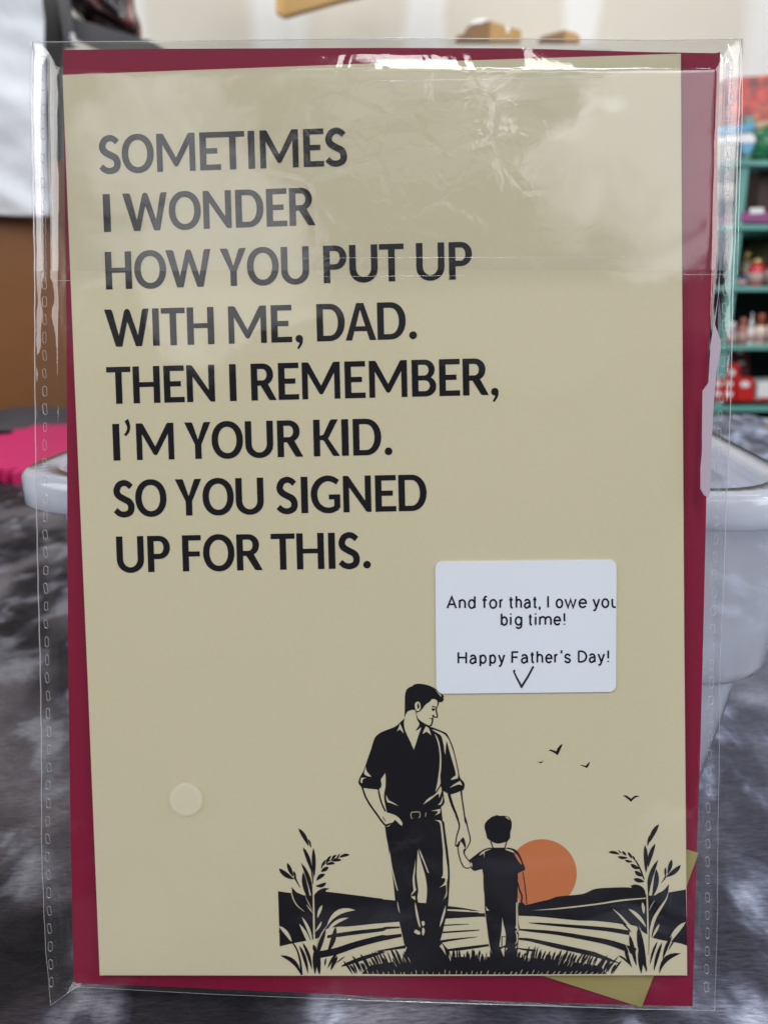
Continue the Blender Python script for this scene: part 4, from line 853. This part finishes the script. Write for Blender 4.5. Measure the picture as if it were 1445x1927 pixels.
vs, fs = [], []; c0 = at(195, 0, ZS + .05); n = len(ppk)
sp = spline(ppk, sub=3); n = len(sp)
for sc, dy in ((1, .02), (.9, -.02), (.6, -.045), (.25, -.055)):
    for x, y in sp:
        p = at(x, y, ZS + .05); q = c0.lerp(p, sc); vs.append((q.x + .004 * noise.noise(q * 40), q.y + dy + .008 * noise.noise(q * 25), q.z))
for j in range(3):
    for i in range(n): fs.append((j * n + i, j * n + (i + 1) % n, (j + 1) * n + (i + 1) % n, (j + 1) * n + i))
fs.append(tuple(3 * n + i for i in range(n)))
o = mesh('wrapped_parcel', vs, fs, mpk, smooth=True); tag(o, 'glossy black and dark red wrapped parcel on the grey tray of the black stand', 'parcel')

# ================================================================== TOP: cardboard sign, boxes on the wall shelf
m_cb = noisy('cardboard', lin(190, 155, 100), lin(170, 135, 85), 9, .8); m_cb2 = noisy('dark_cardboard', lin(150, 118, 84), lin(120, 92, 64), 9, .8)
def prism(name, px, Y, dy, m, parent=None, bev=0):
    bm = bmesh.new(); a = [bm.verts.new(at(x, y, Y)) for x, y in px]; b = [bm.verts.new(at(x, y, Y) + Vector(dy)) for x, y in px]; n = len(px)
    bm.faces.new(a); bm.faces.new(b[::-1])
    for i in range(n): bm.faces.new((a[i], b[i], b[(i + 1) % n], a[(i + 1) % n]))
    bmesh.ops.recalc_face_normals(bm, faces=bm.faces)
    if bev: bmesh.ops.bevel(bm, geom=bm.edges[:], offset=bev, segments=2, profile=.5, affect='EDGES')
    return bm_obj(name, bm, m, parent)
hb = empty('cardboard_piece', at(560, 0, 2.3), 'tan cardboard piece on the wall at the top edge, its slanted lower edge showing', 'cardboard')
prism('side', [(519, 20), (518, -150), (534, -150), (534, 28)], 2.25, (0, .03, 0), noisy('cardboard_light', lin(205, 165, 100), lin(190, 150, 92), 9, .8), hb)
prism('front', [(534.5, 28), (534.5, -150), (720, -150), (720, -22), (625, 2)], 2.25, (0, .03, 0), m_cb, hb)
WSY = 2.45
wsz = at(950, 79, WSY - .13).z
ws = empty('wall_shelf', at(970, 80, WSY), 'narrow wall shelf behind the top edge of the sleeve, carrying brown boxes', 'shelf')
x0 = at(840, 80, WSY).x; x1 = at(1130, 80, WSY).x
m_ws = mat('white_board', (.62, .60, .55), .6)
bm_obj('board', box_bm(((x0 + x1) / 2, WSY, wsz - .012), (x1 - x0, .26, .018), .002), m_ws, ws)
for x in (x0 + .06, x1 - .06): bm_obj('bracket', box_bm((x, WSY + .03, wsz - .051), (.018, .20, .06), .003), m_ws, ws)
b1 = empty('brown_box', at(920, 76, WSY), 'brown cardboard box with clear tape on the wall shelf, left of the smaller box', 'cardboard box')
prism('carton', [(876, 77), (877, 52), (890, 44), (921, 38), (921, 77)], WSY - .10, (0, .18, 0), m_cb2, b1)
prism('carton_side', [(921.6, 77), (921.6, 38), (940, 44), (960, 50), (981, 56), (980, 77)], WSY - .10, (0, .18, 0), m_cb, b1)
mtape = mat('clear_tape', (.75, .76, .76), .15, spec=1)
prism('tape', [(884, 44.5), (893, 36), (910, 33), (917, 37), (905, 42)], WSY - .102, (0, .06, 0), mtape, b1)
prism('tape', [(951, 49), (957, 46), (959, 58), (954, 62)], WSY - .1025, (0, .004, 0), mtape, b1)
prism('flap', [(858, 77), (859, 66), (875.5, 62), (875.5, 77)], WSY - .09, (0, .12, 0), m_cb2, b1)
b2 = empty('brown_box', at(1050, 76, WSY), 'small flat brown box on the wall shelf, rightmost of the two', 'cardboard box')
prism('carton', [(1017, 77), (1018, 68), (1062, 55.5), (1062, 77)], WSY - .10, (0, .16, 0), m_cb2, b2)
prism('carton_side', [(1062.6, 77), (1062.6, 55.5), (1085, 62), (1092, 70), (1092, 77)], WSY - .10, (0, .16, 0), m_cb, b2)

# ================================================================== RIGHT: teal shelf unit and goods
SY = 2.2
m_tl = noisy('teal_paint', lin(105, 172, 164), lin(82, 146, 140), 5, .45); m_dk = mat('dark_backing', (.010, .014, .015), .8)
su = empty('teal_shelf_unit', Vector((at(1400, 700, SY).x, SY, 0)), 'teal metal shelf unit full of goods against the right side of the wall', 'shelf unit')
xl = at(1396, 340, SY).x; xr = xl + .52; DEPTH = .30
for x in (xl, xr):
    bm_obj('post', box_bm((x, SY, .68), (.024, .018, 1.36), .003), m_tl, su); bm_obj('post', box_bm((x, SY + DEPTH, .66), (.024, .018, 1.32), .003), m_tl, su)
bm_obj('back_panel', box_bm(((xl + xr) / 2, SY + DEPTH + .012, .60), (xr - xl, .004, 1.2)), m_dk, su)
BZ = []
for y in (305, 425, 540, 650, 765):
    zz = at(1420, y, SY).z + .004; BZ.append(zz)
    b = box_bm(((xl + xr) / 2 - .012, SY + DEPTH / 2, zz - .008), (xr - xl + .07, DEPTH + .03, .012), .002); box_bm(((xl + xr) / 2 - .012, SY - .018, zz - .008), (xr - xl + .07, .004, .013), .001, bm=b)
    bm_obj('shelf', b, m_tl, su)
def lathe_obj(name, prof, loc, m, parent=None, n=24):
    v_, f_ = lathe(prof, n); return mesh(name, [(x + loc[0], y + loc[1], z_ + loc[2]) for x, y, z_ in v_], f_, m, parent, smooth=False)
def smooth_auto(o): 
    for p in o.data.polygons: p.use_smooth = len(p.vertices) == 4
    return o
def base(px, lvl, Y=SY + .03): return Vector((at(px, 500, Y).x + (0), Y, BZ[lvl]))
def xat(px, lvl, Y): p = at(px, (305, 425, 540, 650, 765)[lvl], Y); return p.x
U = lambda px, Y=SY: px * (Y + .0) / FPX * 1.02       # metres for a length in pixels at that distance
# level 0: green bag, blue and white toy packet, red floral bag
mfl = mat('red_floral_print', (.5, .03, .02), .35); t = NT(mfl); v = t.coord(); vo = t.n('ShaderNodeTexVoronoi', {'Vector': v, 'Scale': 26.}).outputs['Distance']; nn = t.noise(v, 30, 4, .6, 1)
t.l(t.mix(nn, t.ramp(vo, [(.1, (.75, .10, .03)), (.35, (.55, .02, .012)), (.6, (.12, .008, .008)), (.8, (.02, .03, .01))]), t.ramp(nn, [(.4, (.25, .01, .01)), (.55, (.62, .04, .02)), (.7, (.85, .28, .10))])), t.b.inputs['Base Color'])
rb = empty('red_gift_bag', at(1420, 235, SY + .1), 'red floral gift bag standing on top of the teal shelf unit', 'gift bag')
prism('bag', [(1364, 150), (1366, 146), (1420, 142), (1620, 130), (1625, 236), (1430, 240), (1372, 238)], SY + .06, (0, .12, 0), mfl, rb)
mgn = mat('green_foil', (.01, .22, .09), .18, spec=.8); t = NT(mgn); nn = t.noise(t.coord(), 24, 3, .6, 1); t.l(t.ramp(nn, [(.35, (.003, .05, .02)), (.55, (.01, .26, .10)), (.68, (.35, .6, .42))]), t.b.inputs['Base Color']); t.l(t.bump(nn, .9, .03), t.b.inputs['Normal'])
def blobj(name, px, Y, depth, m, seed=0):
    sp = spline(px, sub=3); n = len(sp); c0 = at(sum(p[0] for p in sp) / n, sum(p[1] for p in sp) / n, Y); vs, fs = [], []
    prof = ((.5, depth), (.93, depth * .75), (1, .5 * depth), (.95, .25 * depth), (.7, .05 * depth), (.3, 0))
    for sc, dy in prof:
        for x, y in sp:
            q = c0.lerp(at(x, y, Y), sc); vs.append((q.x, q.y + dy + .008 * noise.noise(q * 22 + Vector((seed, 0, 0))), q.z))
    k = len(prof)
    for j in range(k - 1):
        for i in range(n): fs.append((j * n + i, j * n + (i + 1) % n, (j + 1) * n + (i + 1) % n, (j + 1) * n + i))
    fs.append(tuple(range(n))[::-1]); fs.append(tuple((k - 1) * n + i for i in range(n)))
    return mesh(name, vs, fs, m, smooth=True)
tag(blobj('green_bag', [(1412, 262), (1420, 250), (1436, 238), (1470, 226), (1530, 226), (1556, 250), (1560, 301), (1490, 303), (1420, 301), (1414, 285)], SY + .0, .10, mgn, 3), 'shiny green foil bag on the highest shelf of the teal unit', 'foil bag')
m_blue = noisy('sky_blue_print', lin(95, 165, 200), lin(70, 140, 185), 8, .4); m_white = mat('glossy_white', (.72, .74, .76), .35)
fp = empty('blue_toy_packet', at(1400, 260, SY - .03), 'blue and white fish-shaped packet hanging in front of the shelf post, beside the green bag', 'packet')
prism('band', [(1340, 240), (1422, 230), (1421, 240), (1412, 246), (1395, 250), (1340, 253)], SY - .06, (0, .02, 0), m_blue, fp, .002)
prism('body', spline([(1352, 258), (1390, 252), (1412, 250), (1421, 258), (1421, 266), (1412, 268), (1380, 266), (1352, 268)]), SY - .055, (0, .03, 0), m_white, fp)
prism('belly', spline([(1396, 268), (1420, 267), (1416, 280), (1405, 289), (1397, 285)]), SY - .055, (0, .03, 0), m_blue, fp)
prism('tag_top', [(1423, 229), (1450, 226), (1444, 234), (1421, 241)], SY - .05, (0, .01, 0), noisy('khaki_print', lin(190, 185, 130), lin(170, 165, 150), 30, .6), fp)
# level 1: magenta tray with white label, dark red carton
mt_ = noisy('magenta_plastic', lin(150, 70, 130), lin(125, 55, 110), 5, .45)
tr_ = empty('magenta_tray', at(1440, 425, SY), 'magenta tray with a white label on the second shelf of the teal unit', 'tray')
prism('tray_box', [(1394, 398), (1560, 400), (1560, 420), (1392, 418)], SY - .01, (0, .2, 0), mt_, tr_, .002); prism('label', [(1411, 391), (1437, 390), (1438, 401), (1411, 402)], SY - .013, (0, .002, 0), m_white, tr_)
m_dr = noisy('dark_red_card', (.055, .004, .004), (.03, .003, .003), 12, .5); m_rd = noisy('red_card', lin(200, 20, 25), lin(160, 10, 18), 14, .4)
tag(prism('dark_red_carton', [(1424, 398), (1428, 316), (1560, 318), (1560, 398)], SY + .07, (0, .14, 0), m_dr, None, .002), 'dark red carton standing behind the magenta tray', 'carton')
# level 2: red jar, small goods, olive sack
mlab = noisy('printed_label', (.55, .50, .47), (.30, .10, .10), 300, .5)
def jar(name, px0, px1, y0, lvl, label, m, mcap, Y=SY + .0, capf=.25, cat='jar', pointed=False, group=None):
    yb = (305, 425, 540, 650, 765)[lvl] - 2; cx_ = (px0 + px1) / 2; b = at(cx_, yb, Y); b.z = BZ[lvl] - .002; tp = at(cx_, y0, Y); r = (at(px1, yb, Y).x - at(px0, yb, Y).x) / 2; h = tp.z - b.z
    e = empty(name, b, label, cat, group); hb = h * (1 - capf)
    smooth_auto(lathe_obj('container', [(r * .93, 0), (r, h * .03), (r, hb * .86), (r * .85, hb * .96), (r * .62, hb)], b, m, e)); zc = (b.x, b.y, b.z + hb + .0004)
    smooth_auto(lathe_obj('label_band', [(r * .945, h * .10), (r * 1.025, h * .102), (r * 1.025, hb * .62), (r * .945, hb * .622)], b, mlab, e))
    if pointed: smooth_auto(lathe_obj('cap', [(r * .6, 0), (r * .6, h * capf * .3), (r * .22, h * capf * .55), (r * .12, h * capf)], zc, mcap, e))
    else: smooth_auto(lathe_obj('cap', [(r * .66, 0), (r * .66, h * capf * .9), (r * .58, h * capf)], zc, mcap, e))
    return e
m_gold = mat('gold_cap', (.6, .4, .15), .3, .7); m_bw = mat('brown_cap', lin(150, 80, 55), .35); m_cream = mat('cream_bottle', lin(225, 205, 190), .35); m_pk = mat('rosy_brown_bottle', lin(170, 105, 95), .35)
jar('red_jar', 1406, 1433, 488, 2, 'red jar with a gold lid on the third shelf', mat('red_glass', lin(195, 25, 50), .2), m_gold, capf=.18)
jar('blue_tin', 1381, 1403, 514, 2, 'short navy blue tin at the left of the red jar', mat('navy_tin', lin(30, 35, 85), .35), m_bk, capf=.2, cat='tin')
jar('glass_jar', 1394, 1408, 474, 2, 'small cloudy glass jar with a tan lid behind the navy tin', mat('cloudy_glass', lin(150, 140, 125), .3), m_gold, Y=SY + .12)
tag(blobj('olive_sack', [(1408, 520), (1412, 480), (1428, 458), (1450, 445), (1520, 440), (1560, 470), (1560, 524), (1480, 526)], SY + .10, .10, noisy('olive_fabric', (.035, .028, .010), (.07, .055, .02), 20, .8), 6), 'dark olive sack lying behind the red jar', 'sack')
jar('red_tin', 1437, 1462, 480, 2, 'dark red tin at the right of the red jar, cut by the photo edge', mat('dark_red_tin', lin(90, 10, 22), .35), m_bk, capf=.12, cat='tin')
# level 3: row of cosmetic bottles
jar('cosmetic_bottle', 1359, 1384, 606, 3, 'frosted short jar leftmost of the bottles on the fourth shelf', mat('frosted_jar', lin(150, 140, 150), .3), m_white, group='cosmetic bottles in a row', capf=.3, cat='bottle')
jar('cosmetic_bottle', 1386, 1402, 598, 3, 'rosy brown bottle beside the frosted jar', m_pk, m_pk, group='cosmetic bottles in a row', cat='bottle')
jar('cosmetic_bottle', 1402.5, 1416, 588, 3, 'slim white bottle with a pointed cap, between rosy brown and cream bottles', m_white, m_white, pointed=True, capf=.45, group='cosmetic bottles in a row', cat='bottle')
jar('cosmetic_bottle', 1416.5, 1437, 590, 3, 'cream bottle with a brown cap on the fourth shelf', m_cream, m_bw, capf=.38, group='cosmetic bottles in a row', cat='bottle')
jar('cosmetic_bottle', 1440, 1458, 592, 3, 'pale bottle with an orange-brown cap at the photo edge', m_cream, mat('orange_cap', lin(190, 90, 55), .35), capf=.3, group='cosmetic bottles in a row', cat='bottle')
# level 4: red boxes
def rbox(px, lab, m, spots, Y=SY, dy=.12, nm='red_box', grp='red boxes on the lowest shelf'):
    e = empty(nm, at(px[0], px[3], Y), lab, 'box', grp)
    x0_, y0_, x1_, y1_ = px; prism('carton', [(x0_, y1_), (x0_, y0_), (x1_, y0_), (x1_, y1_)], Y, (0, dy, 0), m, e, .0015)
    for cx_, cy_, rx, ry in spots: prism('spot', circle(cx_, cy_, rx, ry, 16), Y - .002, (0, .0015, 0), m_white, e)
rbox((1386, 711, 1419, 755), 'red box with one white spot, second from the left on the lowest shelf', m_rd, [(1402, 723, 9, 6)])
rbox((1344, 712, 1384, 755), 'red box with four white spots at the left end of the lowest shelf', m_rd, [(1352, 722, 6, 5), (1372, 722, 7, 5), (1351, 741, 6, 5), (1372, 741, 7, 5)], Y=SY - .01)
rbox((1362, 684, 1392, 711), 'small red box with a white spot stacked over the left pair', m_rd, [(1377, 701, 6, 6)], Y=SY + .005, dy=.1)
rbox((1375, 655, 1411, 708), 'dark red box with pale spots behind the stacked red boxes', noisy('deep_red_card', (.13, .006, .01), (.08, .004, .008), 10, .5), [(1392, 662, 6, 4), (1395, 683, 7, 4)], Y=SY + .13)  # darker red card than the boxes in front
wb = empty('white_box', at(1440, 755, SY), 'white box with a red stripe at the right of the red boxes', 'box')
prism('carton', [(1424, 755), (1426, 720), (1478, 716), (1478, 755)], SY, (0, .1, 0), m_white, wb, .0015); prism('stripe', [(1425, 748), (1479, 747), (1479, 754), (1425, 754)], SY - .002, (0, .001, 0), m_rd, wb)
# pale folded fabric on the far right of the table
vs, fs = [], []
for j in range(25):
    for i in range(41):
        u, v_ = i / 40, j / 24; x = .50 + .42 * u; y = .86 + .22 * v_
        vs.append((x, y, TABLE_Z - .004 + .030 * (math.sin(math.pi * v_) * math.sin(math.pi * min(1, u * 2.5 if u < .2 else 1 - max(0, u - .8) * 2.5))) ** .4 if 0 < v_ < 1 and 0 < u < 1 else TABLE_Z - .004))
vs = [(x, y, z_ + .006 * noise.noise(Vector((x * 22, y * 30, 2)))) for x, y, z_ in vs]
for j in range(24):
    for i in range(40): a = j * 41 + i; fs.append((a, a + 1, a + 42, a + 41))
o = mesh('beige_fabric', vs, fs, noisy('beige_fabric', lin(165, 150, 125), lin(130, 115, 95), 12, .8), smooth=True); tag(o, 'folded beige fabric on the far right of the table, below the teal shelves', 'fabric')
